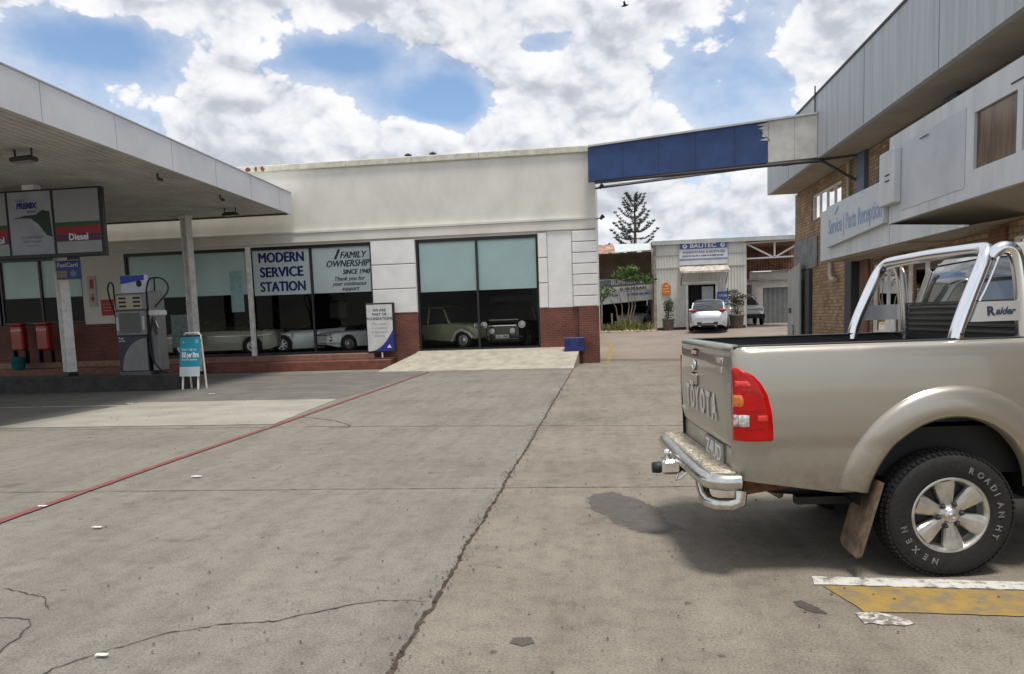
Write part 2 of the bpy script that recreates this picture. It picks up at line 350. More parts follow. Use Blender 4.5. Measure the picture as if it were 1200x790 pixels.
def MX(f, a, b_, mode='MIX'):
    m = t.nodes.new('ShaderNodeMix'); m.data_type = 'RGBA'; m.blend_type = mode
    for x, i in ((f, 0), (a, 6), (b_, 7)):
        if isinstance(x, float): m.inputs[i].default_value = x
        elif isinstance(x, tuple): m.inputs[i].default_value = (*x, 1)
        else: t.links.new(x, m.inputs[i])
    return m.outputs[2]
left_c = RP(N_(.55, 8, .62), [(.28, (.178, .162, .140)), (.5, (.228, .210, .182)), (.72, (.256, .236, .202))])
right_c = RP(N_(.7, 9, .66), [(.28, (.180, .157, .126)), (.5, (.238, .211, .172)), (.72, (.276, .246, .202))])
sd_ = t.nodes.new('ShaderNodeMath'); sd_.operation = 'GREATER_THAN'; t.links.new(s.outputs[0], sd_.inputs[0]); sd_.inputs[1].default_value = -1.06
c_ = MX(sd_.outputs[0], left_c, right_c)
fine = RP(N_(70, 4, .75), [(.30, (.50, .49, .47)), (.5, (1, 1, 1)), (.72, (1.38, 1.35, 1.28))])
c_ = MX(1.0, c_, fine, 'MULTIPLY')
mid = RP(N_(6, 8, .75), [(.30, (.72, .71, .69)), (.5, (1, 1, 1)), (.70, (1.14, 1.13, 1.10))])
streak = RP(N_(1.1, 6, .7, (3.2, .35, 1)), [(.34, (.86, .85, .84)), (.52, (1, 1, 1)), (.7, (1.06, 1.06, 1.05))]); c_ = MX(1.0, c_, streak, 'MULTIPLY')
c_ = MX(1.0, c_, mid, 'MULTIPLY')
stn = RP(N_(1.9, 6, .55, (1, 1.4, 1)), [(.64, (1, 1, 1)), (.74, (.74, .72, .70))])
c_ = MX(1.0, c_, stn, 'MULTIPLY')
vo = t.nodes.new('ShaderNodeTexVoronoi'); vo.inputs['Scale'].default_value = 2.6; t.links.new(tcn.outputs['Object'], vo.inputs['Vector'])
sp = RP(vo.outputs['Distance'], [(.035, (.45, .42, .40)), (.075, (1, 1, 1))]); c_ = MX(.8, c_, sp, 'MULTIPLY')
vo2 = t.nodes.new('ShaderNodeTexVoronoi'); vo2.inputs['Scale'].default_value = 9; t.links.new(tcn.outputs['Object'], vo2.inputs['Vector'])
sp2 = RP(vo2.outputs['Distance'], [(.04, (.5, .48, .45)), (.09, (1, 1, 1))]); c_ = MX(.55, c_, sp2, 'MULTIPLY')
# back yard is paler, redder dust
yb = t.nodes.new('ShaderNodeMapRange'); t.links.new(s.outputs[1], yb.inputs[0]); yb.inputs[1].default_value = 26; yb.inputs[2].default_value = 30
c_ = MX(yb.outputs[0], c_, RP(N_(.5, 6), [(.3, (.22, .18, .15)), (.7, (.31, .26, .22))]))
t.links.new(c_, b.inputs['Base Color'])
bp = t.nodes.new('ShaderNodeBump'); bp.inputs['Strength'].default_value = .35; bp.inputs['Distance'].default_value = .012
t.links.new(N_(60, 6, .7), bp.inputs['Height']); t.links.new(bp.outputs[0], b.inputs['Normal'])
g = MB(); ys = [-300, -20, 0, 10, 20] + [27.5+i*.5 for i in range(24)] + [60, 120, 600]
g.grid([[(x, y, gz(y)) for x in (-400, -40, -20, 0, 20, 60, 400)] for y in ys], smooth=False)
struct('ground', g, gm)

rnd = random.Random(5)
crackm = mat('crack_dirt', (.055, .047, .040), .95, var=.3, scale=30)
jointm = mat('joint_dirt', (.062, .043, .035), .95, var=.45, scale=14)
def ribbon(pts, w0, z, seed, jitter=.5, step=.06, wob=0.0):
    r = random.Random(seed); L = []; mb = MB(); P = [Vector((*p, 0)) for p in pts]
    for a, b_ in zip(P, P[1:]):
        n = max(1, int((b_-a).length/step))
        for k in range(n): L.append(a.lerp(b_, k/n))
    L.append(P[-1]); off = 0; row = []
    for i, p in enumerate(L):
        d = (L[min(i+1, len(L)-1)]-L[max(0, i-1)]).normalized(); n = Vector((-d.y, d.x, 0))
        off = off*.85 + r.gauss(0, wob); ends = min(1, min(i, len(L)-1-i)/3+.25) if wob > .004 else 1
        wl = w0*(1+r.uniform(-jitter, jitter))*.5*ends; wr = w0*(1+r.uniform(-jitter, jitter))*.5*ends
        a = p+n*(off+wl); c = p+n*(off-wr); row.append([(a.x, a.y, gz(a.y)+z), (c.x, c.y, gz(c.y)+z)])
    return mb.grid(row, smooth=False)
struct('expansion_joint', ribbon([(-1.05, .5), (-1.06, 10), (-1.07, 23.35)], .026, .004, 1, .75, .05, .0035), jointm)
struct('expansion_joint', ribbon([(-12, 6.98), (-6.4, 7.05), (-1.13, 7.15), (.9, 7.16), (9, 7.3)], .011, .0045, 2, .6, .05, .002), crackm)
struct('expansion_joint', ribbon([(-12, 11.75), (-4.3, 11.55), (.94, 11.0+.12), (8, 10.9)], .018, .0045, 3, .6, .07, .003), crackm)
struct('expansion_joint', ribbon([(-5.9, 15.72), (-1.1, 15.6), (6, 15.4)], .014, .0045, 4, .6, .08, .003), crackm)
struct('expansion_joint', ribbon([(-12, 19.9), (-1.0, 19.7), (6, 19.6)], .016, .0045, 14, .6, .08, .003), crackm)
struct('expansion_joint', ribbon([(-.3, 27.3), (7, 27.2)], .03, .0045, 15, .6, .08, .003), crackm)
def crack(pts, w, seed, wob=.005): struct('pavement_crack', ribbon(pts, w, .005, seed, .8, .03, wob), crackm)
crack([(-1.08, 4.22), (-1.26, 4.22), (-1.42, 4.21), (-1.56, 4.16), (-1.72, 4.03), (-1.91, 3.87), (-2.24, 3.82), (-2.45, 3.66), (-2.59, 3.5), (-2.7, 3.38), (-2.76, 3.25), (-2.81, 3.1)], .008, 21, .007)
crack([(-4.02, 4.33), (-3.84, 4.29), (-3.58, 4.15), (-3.39, 3.98)], .006, 22)
crack([(-3.75, 3.83), (-3.55, 3.855), (-3.40, 3.83), (-3.32, 3.76), (-3.30, 3.66), (-3.24, 3.56), (-3.23, 3.45), (-3.17, 3.3)], .007, 23, .008)
crack([(-5.56, 12.81), (-5.17, 12.65), (-4.6, 12.16), (-4.18, 11.62), (-4.14, 11.4), (-4.49, 11.47)], .02, 24)

def paint_mat(name, c, worn=.5, under=(.2, .175, .145), scale=6):
    m = bpy.data.materials.new(name); m.use_nodes = True; tt = m.node_tree; bb = tt.nodes['Principled BSDF']; bb.inputs['Roughness'].default_value = .8
    tc_ = tt.nodes.new('ShaderNodeTexCoord'); n = tt.nodes.new('ShaderNodeTexNoise'); n.inputs['Scale'].default_value = scale; n.inputs['Detail'].default_value = 9; n.inputs['Roughness'].default_value = .72
    tt.links.new(tc_.outputs['Object'], n.inputs['Vector']); r = tt.nodes.new('ShaderNodeValToRGB'); tt.links.new(n.outputs['Fac'], r.inputs[0])
    e = r.color_ramp.elements; e[0].position = worn-.09; e[0].color = (*under, 1); e[1].position = worn+.03; e[1].color = (*c, 1)
    x = e.new(.72); x.color = (*[min(1, k*1.15) for k in c], 1)
    tt.links.new(r.outputs[0], bb.inputs['Base Color']); return m
def flat(name, pts, m, z=.004, seed=1, rag=0.0, step=.05):
    r = random.Random(seed); P = [Vector((*p, 0)) for p in pts]; out = []
    for a, b_ in zip(P, P[1:]+P[:1]):
        n = max(1, int((b_-a).length/step)) if rag else 1
        for k in range(n):
            q = a.lerp(b_, k/n); out.append((q.x+r.uniform(-rag, rag), q.y+r.uniform(-rag, rag), gz(q.y)+z))
    mb = MB(); mb.add(out, [tuple(range(len(out)))]); return struct(name, mb, m)
red_p = paint_mat('red_line_paint', (.215, .068, .060), .44, scale=9)
white_p = paint_mat('white_line_paint', (.62, .60, .55), .47, scale=11)
yel_p = paint_mat('yellow_line_paint', (.34, .225, .06), .505, (.22, .175, .11), scale=7)
ap = mat('pale_apron', (.335, .315, .265), .9, var=.10, scale=1.1, bump=.2)
dk = mat('dark_asphalt', (.095, .090, .082), .9, var=.2, scale=1.3, bump=.3)
flat('dark_apron', [(-40, 11.3), (-11.12, 11.9), (-10.67, 15.9), (-5.9, 15.76), (-5.75, 23.2), (-7.3, 24.1), (-40, 25)], mat('forecourt_apron', (.150, .140, .122), .9, var=.12, scale=1.3, bump=.3), .004)  # darker paving; its slanted edge also draws the canopy's shadow edge in colour
flat('pale_apron', [(-11.02, 12.0), (-10.67, 15.9), (-5.92, 15.76), (-5.62, 11.9)], ap, .008, rag=.02, step=.3)  # lighter concrete bay; slanted left side doubles as the painted canopy shadow edge
struct('red_line', ribbon([(-5.32, 4.2), (-5.42, 5.91), (-5.50, 8.5), (-5.52, 12), (-5.62, 18), (-5.7, 23.4)], .10, .012, 31, .12, .1), red_p)
flat('white_line', [(-20, 15.45), (-10.62, 15.2), (-10.62, 15.29), (-20, 15.55)], white_p, .013)
flat('white_line', [(-9.6, 18.6), (-6.6, 18.5), (-6.6, 18.58), (-9.6, 18.68)], mat('faded_line', (.24, .23, .21), .9), .013)
flat('yellow_line', [(-.10, 25.3), (.05, 25.3), (.25, 33), (.1, 33)], yel_p, .006, rag=.008, step=.1)
flat('white_bay_line', [(1.23, 4.70), (4.5, 4.53), (4.5, 4.40), (1.21, 4.56)], white_p, .006, 3, .008)
flat('yellow_bay_paint', [(1.25, 4.545), (4.5, 4.385), (4.5, 4.02), (1.36, 4.15)], yel_p, .006, 4, .006)
flat('white_bay_scrap', [(1.30, 4.12), (1.40, 4.135), (1.47, 4.12), (1.56, 4.01), (1.50, 3.97), (1.30, 3.99)], paint_mat('worn_white', (.6, .58, .53), .55, scale=22), .006, 5, .012)
halo = mat('stain_halo', (.165, .146, .119), .85, var=.2, scale=12, bump=.2)
def grow(P, k, cx, cy): return [(cx+(x-cx)*k, cy+(y-cy)*k) for x, y in P]
flat('oil_stain_halo', grow([(-.2, 6.62), (-.16, 6.86), (.03, 6.94), (.19, 6.72), (.33, 6.5), (.4, 6.25), (.43, 5.98), (.5, 5.8), (.44, 5.69), (.31, 5.63), (.15, 5.74), (.02, 5.92), (-.04, 6.11), (-.15, 6.32)], 1.06, .13, 6.25), halo, .002, 16, .035, .03)
stm = mat('wet_stain', (.092, .080, .066), .62, var=.14, scale=9, bump=.2, bscale=50)
flat('oil_stain', [(-.2, 6.62), (-.16, 6.86), (.03, 6.94), (.19, 6.72), (.33, 6.5), (.4, 6.25), (.43, 5.98), (.5, 5.8), (.44, 5.69), (.31, 5.63), (.15, 5.74), (.02, 5.92), (-.04, 6.11), (-.15, 6.32)], stm, .004, 6, .018, .04)
flat('oil_stain', [(1.02, 4.29), (1.07, 4.31), (1.12, 4.22), (1.16, 4.11), (1.09, 4.13), (1.02, 4.22)], stm, .004, 7, .006, .02)
flat('oil_stain', [(-.52, 3.72), (-.43, 3.74), (-.40, 3.67), (-.46, 3.63), (-.53, 3.66)], stm, .004, 8, .006, .02)
litter = [(-4.59, 7.72, .06, 'elongated white paper scrap left of the middle of the forecourt'), (-4.33, 5.71, .045, 'thin white scrap between the red line and the long crack'),
          (-5.42, 6.42, .05, 'white scrap lying on the red painted line'), (-2.61, 3.39, .035, 'white cigarette scrap beside the long crack in the foreground'),
          (-10.75, 15.6, .09, 'white scrap at the end of the white line under the canopy'), (-9.8, 17.46, .09, 'round white scrap in front of the turquoise sandwich board')]
lm_ = mat('paper', (.75, .74, .70), .8)
for i, (x, y, s_, lb) in enumerate(litter):
    r = random.Random(i); mb = MB()
    P = [[(x+s_*(u-.5)*2*(1-.3*abs(v-.5)), y+s_*.8*(v-.5)+r.uniform(-.01, .01)*s_*5, .016+s_*.10*abs(math.sin(u*5+v*3+i))) for u in (0, .25, .5, .75, 1)] for v in (0, .33, .66, 1)]
    tag(mb.grid(P).build('paper_scrap', lm_, solid=.002), lb, 'litter', 'scraps of litter on the forecourt')

gr_ = MB(); r = random.Random(44)
for k in range(1500):
    y = 1.8+16*r.random()**1.7; x = r.uniform(-.62, .42)*y*1.25+r.uniform(-.5, .5); s_ = r.uniform(.003, .010)*(1+y*.07); a = r.uniform(0, 6.28)
    if r.random() < .3: x = -1.06+r.gauss(0, .05)
    v = [(x+math.cos(a+q_)*s_*r.uniform(.5, 1.2), y+math.sin(a+q_)*s_*r.uniform(.5, 1.2), .010) for q_ in (0, 1.5, 3, 4.6)]
    gr_.add(v+[(x, y, .010+s_*.6)], [(0, 1, 4), (1, 2, 4), (2, 3, 4), (3, 0, 4)])
go = gr_.build('grit', mat('grit_stone', (.11, .09, .07), .95, var=.6, scale=3)); tag(go, 'scattered grit and crumbs of dirt on the concrete forecourt', 'grit', kind='stuff')

# ------------------------------------------------------------------ the shop
FY = 26.4
shop = thing('shop_building', 'long cream single storey shop with dark showroom windows and a red brick plinth', 'building', (-12, FY, 0))
def S(name, mb, m, parent=shop): return mb.build(name, m, parent)
SX0, SX1 = -30.0, -.32
# wall, built as pieces round the openings (openings: x0, x1, z0, z1)
wall = MB()
wall.box(SX0, SX1, FY, FY+.35, 4.52, 7.18)
for a, b_ in ((-19.72, -17.95), (-8.35, -6.72), (-2.33, SX1)): wall.box(a, b_, FY, FY+.35, 1.94, 4.52)
wall.box(SX1-.35, SX1, FY+.35, 36, 0, 7.1); wall.box(SX0, SX0+.35, FY+.35, 36, 0, 7.1); wall.box(SX0+.35, SX1-.35, 35.65, 36, 0, 7.1)
S('wall', wall, plaster)
pl = MB()
pl.box(-19.72, -17.95, FY-.01, FY+.3, 0, 1.94); pl.box(-8.35, -6.72, FY-.06, FY+.3, 0, 1.94); pl.box(-2.33, SX1+.03, FY-.06, FY+.3, 0, 1.94)
pl.box(SX0, -19.72, FY-.01, FY+.3, 0, 2.0); pl.box(-.95, SX1+.06, FY-.5, FY-.06, 0, 1.94)
pl.each('brick_plinth', brick_red, shop)
S('coping', B(SX0-.05, SX1+.05, FY-.09, FY+.45, 7.18, 7.40, .02), coping_m)
S('roof', B(SX0+.35, SX1-.35, FY+.45, 35.6, 6.7, 6.85), mat('roof_sheet', (.35, .33, .3), .8))
tr = MB(); tr.box(SX0, SX1+.03, FY-.10, FY, 4.60, 4.93, .015); tr.box(SX0, SX1+.06, FY-.13, FY, 4.93, 5.0); S('string_course', tr, plaster)
cp = MB()
for k in range(7): cp.box(SX1-.82, SX1+.05, FY-.14, FY-.001, 1.96+k*.372, 1.96+k*.372+.345, .012)
cp.each('quoin', white_paint, shop)
pp = MB(); pp.box(-2.0, -1.16, FY-.05, FY-.001, 1.95, 4.59)
for x0, x1 in ((-2.33, -2.02), (-8.34, -6.73)):
    for k in range(3): pp.box(x0, x1, FY-.08, FY-.001, 1.96+k*.87, 1.96+k*.87+.835, .012)
pp.each('pilaster_block', white_paint, shop)
# soft dirty edge of the coping, rust
for k, (x, w) in enumerate(((-12.75, .10), (-12.45, .06), (-12.2, .08))):
    rr = MB(); r = random.Random(k); n = 9
    pts = [(x+w*math.cos(q*2*PI/n)*r.uniform(.6, 1.2), FY-.094, 7.29+.11*math.sin(q*2*PI/n)*r.uniform(.6, 1)) for q in range(n)]
    rr.add(pts, [tuple(range(n))]); S('rust_patch', rr, rust_m)
# windows
def window(x0, x1, z0, z1, zb, mull, name='window', blind=blind_m, zm=None, gy=.07):
    f = MB(); w = .07
    f.box(x0, x1, FY+.04, FY+.16, z1-w*1.6, z1); f.box(x0, x1, FY+.04, FY+.16, z0, z0+w); f.box(x0, x0+w, FY+.04, FY+.16, z0+w, z1-w*1.6); f.box(x1-w, x1, FY+.04, FY+.16, z0+w, z1-w*1.6)
    for m in mull: f.box(m-w*.55, m+w*.55, FY+.04, FY+.16, z0+w, z1-w*1.6)
    fr = S(name, f, frame_m)
    xs = [x0+w]+[m for m in mull]+[x1-w]
    bd = MB()
    for a, b_ in zip(xs, xs[1:]): bd.box(a+.03, b_-.03, FY+.14, FY+.155, zb, z1-.10)
    bd.build('blind', blind, fr)
    gl = MB(); gl.add([(x0+w, FY+gy, z0+w), (x1-w, FY+gy, z0+w), (x1-w, FY+gy, z1-w), (x0+w, FY+gy, z1-w)], [(0, 1, 2, 3)])
    gl.build('pane', shopglass, fr); return fr
w1 = window(-17.95, -13.06, .58, 4.52, 2.84, [-15.45])
w2 = window(-13.02, -8.35, .58, 4.52, 2.77, [-10.66], blind=blind_w)
w3 = window(-6.72, -2.33, .56, 4.52, 2.66, [-4.53])
w4 = window(-23.2, -19.72, 2.02, 4.52, 3.02, [-21.5])
w5 = window(-29.5, -23.3, 2.02, 4.52, 3.02, [-26.5])
S('window_post', B(-13.08, -12.92, FY-.08, FY+.03, .55, 4.55), steel_w)
# window lettering
yy = FY+.132
for s_, z, x, wd in (('MODERN', 3.97, -12.70, 1.72), ('SERVICE', 3.44, -12.66, 1.64), ('STATION', 2.91, -12.68, 1.72)):
    text(s_, .50, navy, w2, (x, yy, z), width=wd, ext=.0004, fat=.022, name='lettering')
for s_, z, x, wd, sz in (('1', 3.98, -9.95, .24, .50), ('FAMILY', 4.0, -9.58, 1.0, .33), ('OWNERSHIP', 3.70, -10.12, 1.62, .33), ('SINCE 1940', 3.43, -9.5, 1.02, .23)):
    text(s_, sz, ink, w2, (x, yy, z), fat=.011, width=wd, ext=.0004, shear=.3, name='lettering')
for s_, z, x, wd in (('Thank you for', 3.20, -9.85, 1.15), ('your continuous', 3.02, -9.9, 1.3), ('support', 2.84, -9.56, .66)):
    text(s_, .2, ink, w2, (x, yy, z), bold=.004, width=wd, ext=.003, shear=.35, name='lettering')
tag(B(-16.32, -15.6, FY+.13, FY+.138, .95, 2.18).build('window_poster', mat('poster_paper', (.22, .30, .30), .7, var=.15, scale=6)), 'pale poster taped inside the lower showroom window behind the fuel pump', 'poster')
tag(B(-13.85, -13.35, FY+.12, FY+.128, 2.2, 3.7).build('window_banner', mat('banner_paper', (.42, .62, .62), .7, var=.1, scale=6)), 'pale hanging banner behind the glass left of the white window post', 'banner')
# doorstep, raised brick step and ramp
st = MB(); st.box(-30, -7.55, 25.45, 26.35, .0, .34, .02); S('brick_step', st, tile_red)
st = MB(); st.box(-30, -8.3, 25.95, 26.36, .342, .56, .015); S('upper_step', st, tread_m)
rp = MB(); rp.add([(-7.6, 24.0, .01), (-1.07, 23.4, .02), (-.95, 25.7, .5), (-1.0, 26.34, .56), (-6.75, 26.34, .56), (-6.75, 25.9, .50), (-7.6, 24.0, -.1), (-1.07, 23.4, -.1), (-.95, 25.7, -.1), (-1.0, 26.34, -.1), (-6.75, 26.34, -.1), (-6.75, 25.9, -.1)],
   [(0, 1, 2, 5), (5, 2, 3, 4), (0, 6, 7, 1), (1, 7, 8, 2), (2, 8, 9, 3), (5, 11, 6, 0), (4, 10, 11, 5), (3, 9, 10, 4)])
tag(S('ramp', rp, ramp_m, None), 'pale concrete vehicle ramp up to the dark showroom doors', 'ramp')
# interior
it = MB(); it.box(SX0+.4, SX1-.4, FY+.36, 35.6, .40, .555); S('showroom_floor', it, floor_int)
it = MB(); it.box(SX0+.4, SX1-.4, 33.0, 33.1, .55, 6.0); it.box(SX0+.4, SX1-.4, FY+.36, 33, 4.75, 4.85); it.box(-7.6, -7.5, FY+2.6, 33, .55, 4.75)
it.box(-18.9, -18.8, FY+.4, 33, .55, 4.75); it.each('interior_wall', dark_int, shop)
# faint things at the back of the showroom
for k, (x0, x1, z0, z1, c) in enumerate(((-5.0, -3.1, 2.35, 2.6, (.16, .17, .17)), (-3.2, -2.5, 1.4, 3.0, (.06, .14, .18)), (-12.3, -11.5, 1.9, 2.6, (.12, .12, .12)), (-9.9, -8.9, 2.2, 2.5, (.2, .2, .2)))):
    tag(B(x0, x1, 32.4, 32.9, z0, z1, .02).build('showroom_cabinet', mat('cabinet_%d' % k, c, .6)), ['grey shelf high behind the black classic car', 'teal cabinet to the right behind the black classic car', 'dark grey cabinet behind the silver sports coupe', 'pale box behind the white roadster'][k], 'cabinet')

# small signs on the shaded wall
sg = thing('fire_arrow_sign', 'small white sign with a red down arrow on the wall left of the fuel pump', 'sign', (-19.3, FY, 3.2))
sg2 = B(-19.47, -19.15, FY-.03, FY-.002, 2.6, 3.75).build('sign_board', mat('sign_white', (.45, .44, .42), .6), sg)
redp = mat('sign_red', (.42, .03, .03), .6)
MB().prism([(-19.33, FY-.034, 3.1), (-19.29, FY-.034, 3.1), (-19.29, FY-.034, 2.95), (-19.2, FY-.034, 2.95), (-19.31, FY-.034, 2.75), (-19.42, FY-.034, 2.95), (-19.33, FY-.034, 2.95)], (0, -.004, 0)).build('arrow', redp, sg)
B(-19.38, -19.24, FY-.038, FY-.034, 3.28, 3.62).build('extinguisher_symbol', redp, sg)
sg = thing('fire_hose_sign', 'square red sign on the wall just left of the fuel pump', 'sign', (-18.75, FY, 2.5))
B(-19.0, -18.5, FY-.03, FY-.002, 2.25, 2.85).build('sign_board', redp, sg)
lines(sg, mat('faint_pink', (.5, .2, .18), .6), [(.1, .4, .40), (.08, .42, .28), (.1, .4, .16)], (-19.0, FY-.032, 2.25), (1, 0, 0), h=.04)
# red dustbins and teal bucket
bin_m = mat('red_enamel', (.33, .014, .012), .4, coat=.3)
def bin_(x, lab):
    t_ = thing('sand_bin', lab, 'bin', (x, 25.75, .56), 0, 'red sand bins under the left window')
    mb = MB(); mb.box(-.25, .25, -.16, .16, .48, 1.42, .05); b_ = mb.build('body', bin_m, t_, True)
    MB().box(-.27, .27, -.19, .17, 1.42, 1.50, .03).build('lid', bin_m, t_, True)
    lg = MB()
    for a in (-.24, .24): lg.box(a-.03, a+.03, -.1, .1, 0, .48)
    lg.each('leg', black_m, t_, True)
    text('SAND', .12, white_l, t_, (-.2, -.163, 1.2), width=.4, local=True); return t_
bin_(-22.0, 'red sand bin on a black stand, further from the white column'); bin_(-20.95, 'red sand bin on a black stand, beside the white column')
bk = thing('bucket', 'turquoise plastic bucket on the brick step at the far left', 'bucket', (-21.9, 25.45, .34))
MB().lathe([(.0, .0), (.2, .0), (.27, .46), (.29, .47), (.26, .45), (.19, .03), (0, .03)], (0, 0, 0), 'z', 24).build('body', mat('teal_plastic', (.03, .22, .24), .4), bk, True)
MB().tube([(-.28, 0, .44), (-.22, -.15, .30), (0, -.26, .24), (.22, -.15, .30), (.28, 0, .44)], .01, 6).build('handle', steel_dk, bk, True)

# blue crate and free-standing notice board by the shop
cr_ = thing('plastic_crate', 'blue plastic crate standing on the ramp against the brick pier', 'crate', (-1.12, 25.62, .46))
bl = mat('blue_plastic', (.015, .03, .16), .4)
mb = MB(); mb.box(-.33, .33, -.2, .2, 0, .03)
for a, b_, c, d in ((-.33, .33, -.2, -.175), (-.33, .33, .175, .2), (-.33, -.305, -.175, .175), (.305, .33, -.175, .175)):
    mb.box(a, b_, c, d, .03, .12); mb.box(a, b_, c, d, .33, .43)
for k in range(6):
    x = -.33+k*.127
    for y in (-.2, .175): mb.box(x, x+.025, y, y+.025, .12, .33)
mb.box(-.15, .15, -.21, -.2, .08, .38, .004)
mb.box(-.30, .30, -.17, .17, .04, .30)
mb.build('body', bl, cr_, True)
MB().box(-.345, .345, -.215, .215, .40, .44, .01).build('rim', bl, cr_, True)
nb = thing('notice_board', 'white and blue notice board on a short pole in front of the brick pilaster', 'sign', (-8.0, 26.0, .35), R(4))
MB().box(-.52, .52, -.03, .03, .22, 1.98, .01).build('frame', frame_m, nb, True)
MB().box(-.49, .43, -.038, -.031, .27, 1.92).build('board', mat('notice_white', (.62, .62, .60), .5), nb, True)
nv = MB(); pts = [(-.36, 0, .27)]+[(.43-.79*math.cos(q)**1.0, 0, 1.0-.73*math.sin(q)) for q in [PI/2*k/10 for k in range(10, -1, -1)]]
ptz = [(-.45+.88*(k/12), -.042, .27+.75*(k/12)**2.2) for k in range(13)]
nv.prism([(.44, -.042, .27)]+ptz[::-1], (0, -.003, 0)); nv.build('blue_corner', mat('notice_blue', (.02, .03, .26), .5), nb, True)
for s_, z in (('WE ARE', 1.68), ('PART OF', 1.53), ('FOUNDATIONS', 1.38)): text(s_, .13, ink, nb, (-.03, -.040, z), align='CENTER', bold=.003, local=True)
for s_, z in (('This centre', 1.20), ('is a member', 1.06), ('of the motor', .92), ('industry', .78)): text(s_, .11, greyink, nb, (-.05, -.040, z), align='CENTER', local=True)
MB().prism([(.2, -.046, .38), (.36, -.046, .38), (.28, -.046, .5)], (0, -.003, 0)).build('emblem', white_l, nb, True)
MB().tube([(0, 0, .02), (0, 0, .22)], .03, 8).build('pole', steel_w, nb, True); MB().box(-.5, .5, -.2, .2, .0, .03, .01).build('base', steel_dk, nb, True)
# floodlights on the corner
for z_, lab in ((6.0, 'small black lamp high on the shop corner, the upper one'), (4.95, 'small black lamp on the shop corner, the lower one')):
    t_ = thing('corner_lamp', lab, 'lamp', (-.30, 26.7, z_), 0, 'lamps on the shop corner')
    MB().tube([(0, 0, 0), (.16, 0, .05)], .02, 6).build('bracket', steel_dk, t_, True); MB().tube([(.14, 0, .0), (.26, 0, .12)], [.05, .08], 10).build('lamp_head', steel_dk, t_, True)
for x, lb in ((-6.9, 'small roof vent on the shop parapet, nearer the canopy'), (-6.0, 'small roof vent on the shop parapet, nearer the blue beam')):
    t_ = thing('roof_vent', lb, 'vent', (x, 26.7, 7.4), 0, 'small roof vents'); MB().tube([(0, 0, 0), (0, 0, .12)], .03, 8).build('pipe', steel_dk, t_, True); MB().lathe([(0, .2), (.12, .14), (.14, .11), (0, .13)], (0, 0, 0), 'z', 12).build('cowl', steel_dk, t_, True)

# ------------------------------------------------------------------ link beam between the two buildings
bm_ = thing('link_beam', 'long beam spanning from the shop to the right building, dark blue with a bare grey end', 'beam', (3, 24.8, 6))
def beam(x0, x1, name, m, off=0.0, ragged=False):
    y = lambda x: 25.9-(x+.55)*(2.5/6.75); zt = lambda x: 7.22+(x+.55)*0.0; zb = lambda x: 6.12-(x+.55)*(.12/6.75)
    mb = MB(); n = 6; rows = []
    r = random.Random(9)
    xs = [x0+(x1-x0)*k/n for k in range(n+1)]
    for x in xs: rows.append([(x, y(x)-.02-off, zb(x)), (x, y(x)-.02-off, zt(x)), (x, y(x)+.28+off, zt(x)), (x, y(x)+.28+off, zb(x))])
    mb.grid([[p for p in rw] for rw in rows], False, True); mb.add(rows[0], [(0, 1, 2, 3)]); mb.add(rows[-1], [(3, 2, 1, 0)])
    return mb.build(name, m, bm_)
beam(-.52, 4.9, 'blue_section', blue_b); beam(4.903, 6.19, 'grey_section', grey_b, .01)
yb_ = lambda x: 25.9-(x+.55)*(2.5/6.75)
r = random.Random(3); pts = [(4.92, 7.2)]+[(4.92-.30*abs(math.sin(k*1.7))-r.uniform(0, .08)+.012*k, 7.2-k*.05) for k in range(12)]+[(4.92, 6.62)]
MB().prism([(x, yb_(x)-.026, z) for x, z in pts], (0, -.004, 0)).build('peeled_patch', grey_b, bm_)
cpb = MB(); cpb.grid([[(x, yb_(x)-.10, 7.225), (x, yb_(x)-.10, 7.28), (x, yb_(x)+.36, 7.28), (x, yb_(x)+.36, 7.225)] for x in (-.5, 3, 6.19)], False, True); cpb.build('coping', mat('beam_cap', (.5, .52, .5), .7), bm_)
sb = MB(); sb.tube([(-.3, 25.85, 6.06), (6.3, 23.35, 5.90)], .05, 8); sb.tube([(-.3, 26.2, 5.92), (5.2, 24.2, 6.0)], .03, 8); sb.tube([(5.3, 23.8, 5.92), (7.28, 23.0, 5.96)], .05, 8); sb.tube([(6.3, 23.35, 5.9), (7.26, 23.1, 5.2)], .04, 6)
sb.each('steel_angle', steel_dk, bm_)
gb = MB(); gb.tube([(.0, 26.1, 5.95), (4.2, 24.5, 6.02), (6.1, 23.75, 6.04)], .035, 6); gb.build('conduit', steel_w, bm_)

# ------------------------------------------------------------------ petrol canopy
SZ = 5.60; ct = 6.33; ex = lambda y: -10.31-.0563*(y-12.16)
cn = thing('petrol_canopy', 'flat white petrol canopy with deep fascia and ribbed underside', 'canopy', (-14, 16, 5.6))
y0c, y1c = 7.0, 26.1; wl = -27.0
fc = MB(); E0, E1 = ex(y0c), ex(y1c)
def slab(mb, P, z0, z1):
    n = len(P); mb.add([(x, y, z0) for x, y in P]+[(x, y, z1) for x, y in P], [tuple(range(n-1, -1, -1)), tuple(range(n, 2*n))]+[(i, (i+1) % n, n+(i+1) % n, n+i) for i in range(n)])
slab(fc, [(E0-.06, y0c), (E0, y0c), (E1, y1c), (E1-.06, y1c)], SZ-.02, ct)
slab(fc, [(wl, y1c-.06), (E1-.062, y1c-.06), (E1-.062, y1c), (wl, y1c)], SZ+.25, ct-.003); slab(fc, [(wl, y0c), (E0-.062, y0c), (E0-.062, y0c+.06), (wl, y0c+.06)], SZ-.02, ct-.003)
fc.build('fascia', canopy_m, cn)
rf = MB(); slab(rf, [(wl, y0c+.07), (E0-.07, y0c+.07), (E1-.07, y1c-.07), (wl, y1c-.07)], SZ+.16, SZ+.4); rf.build('roof_deck', steel_w, cn)
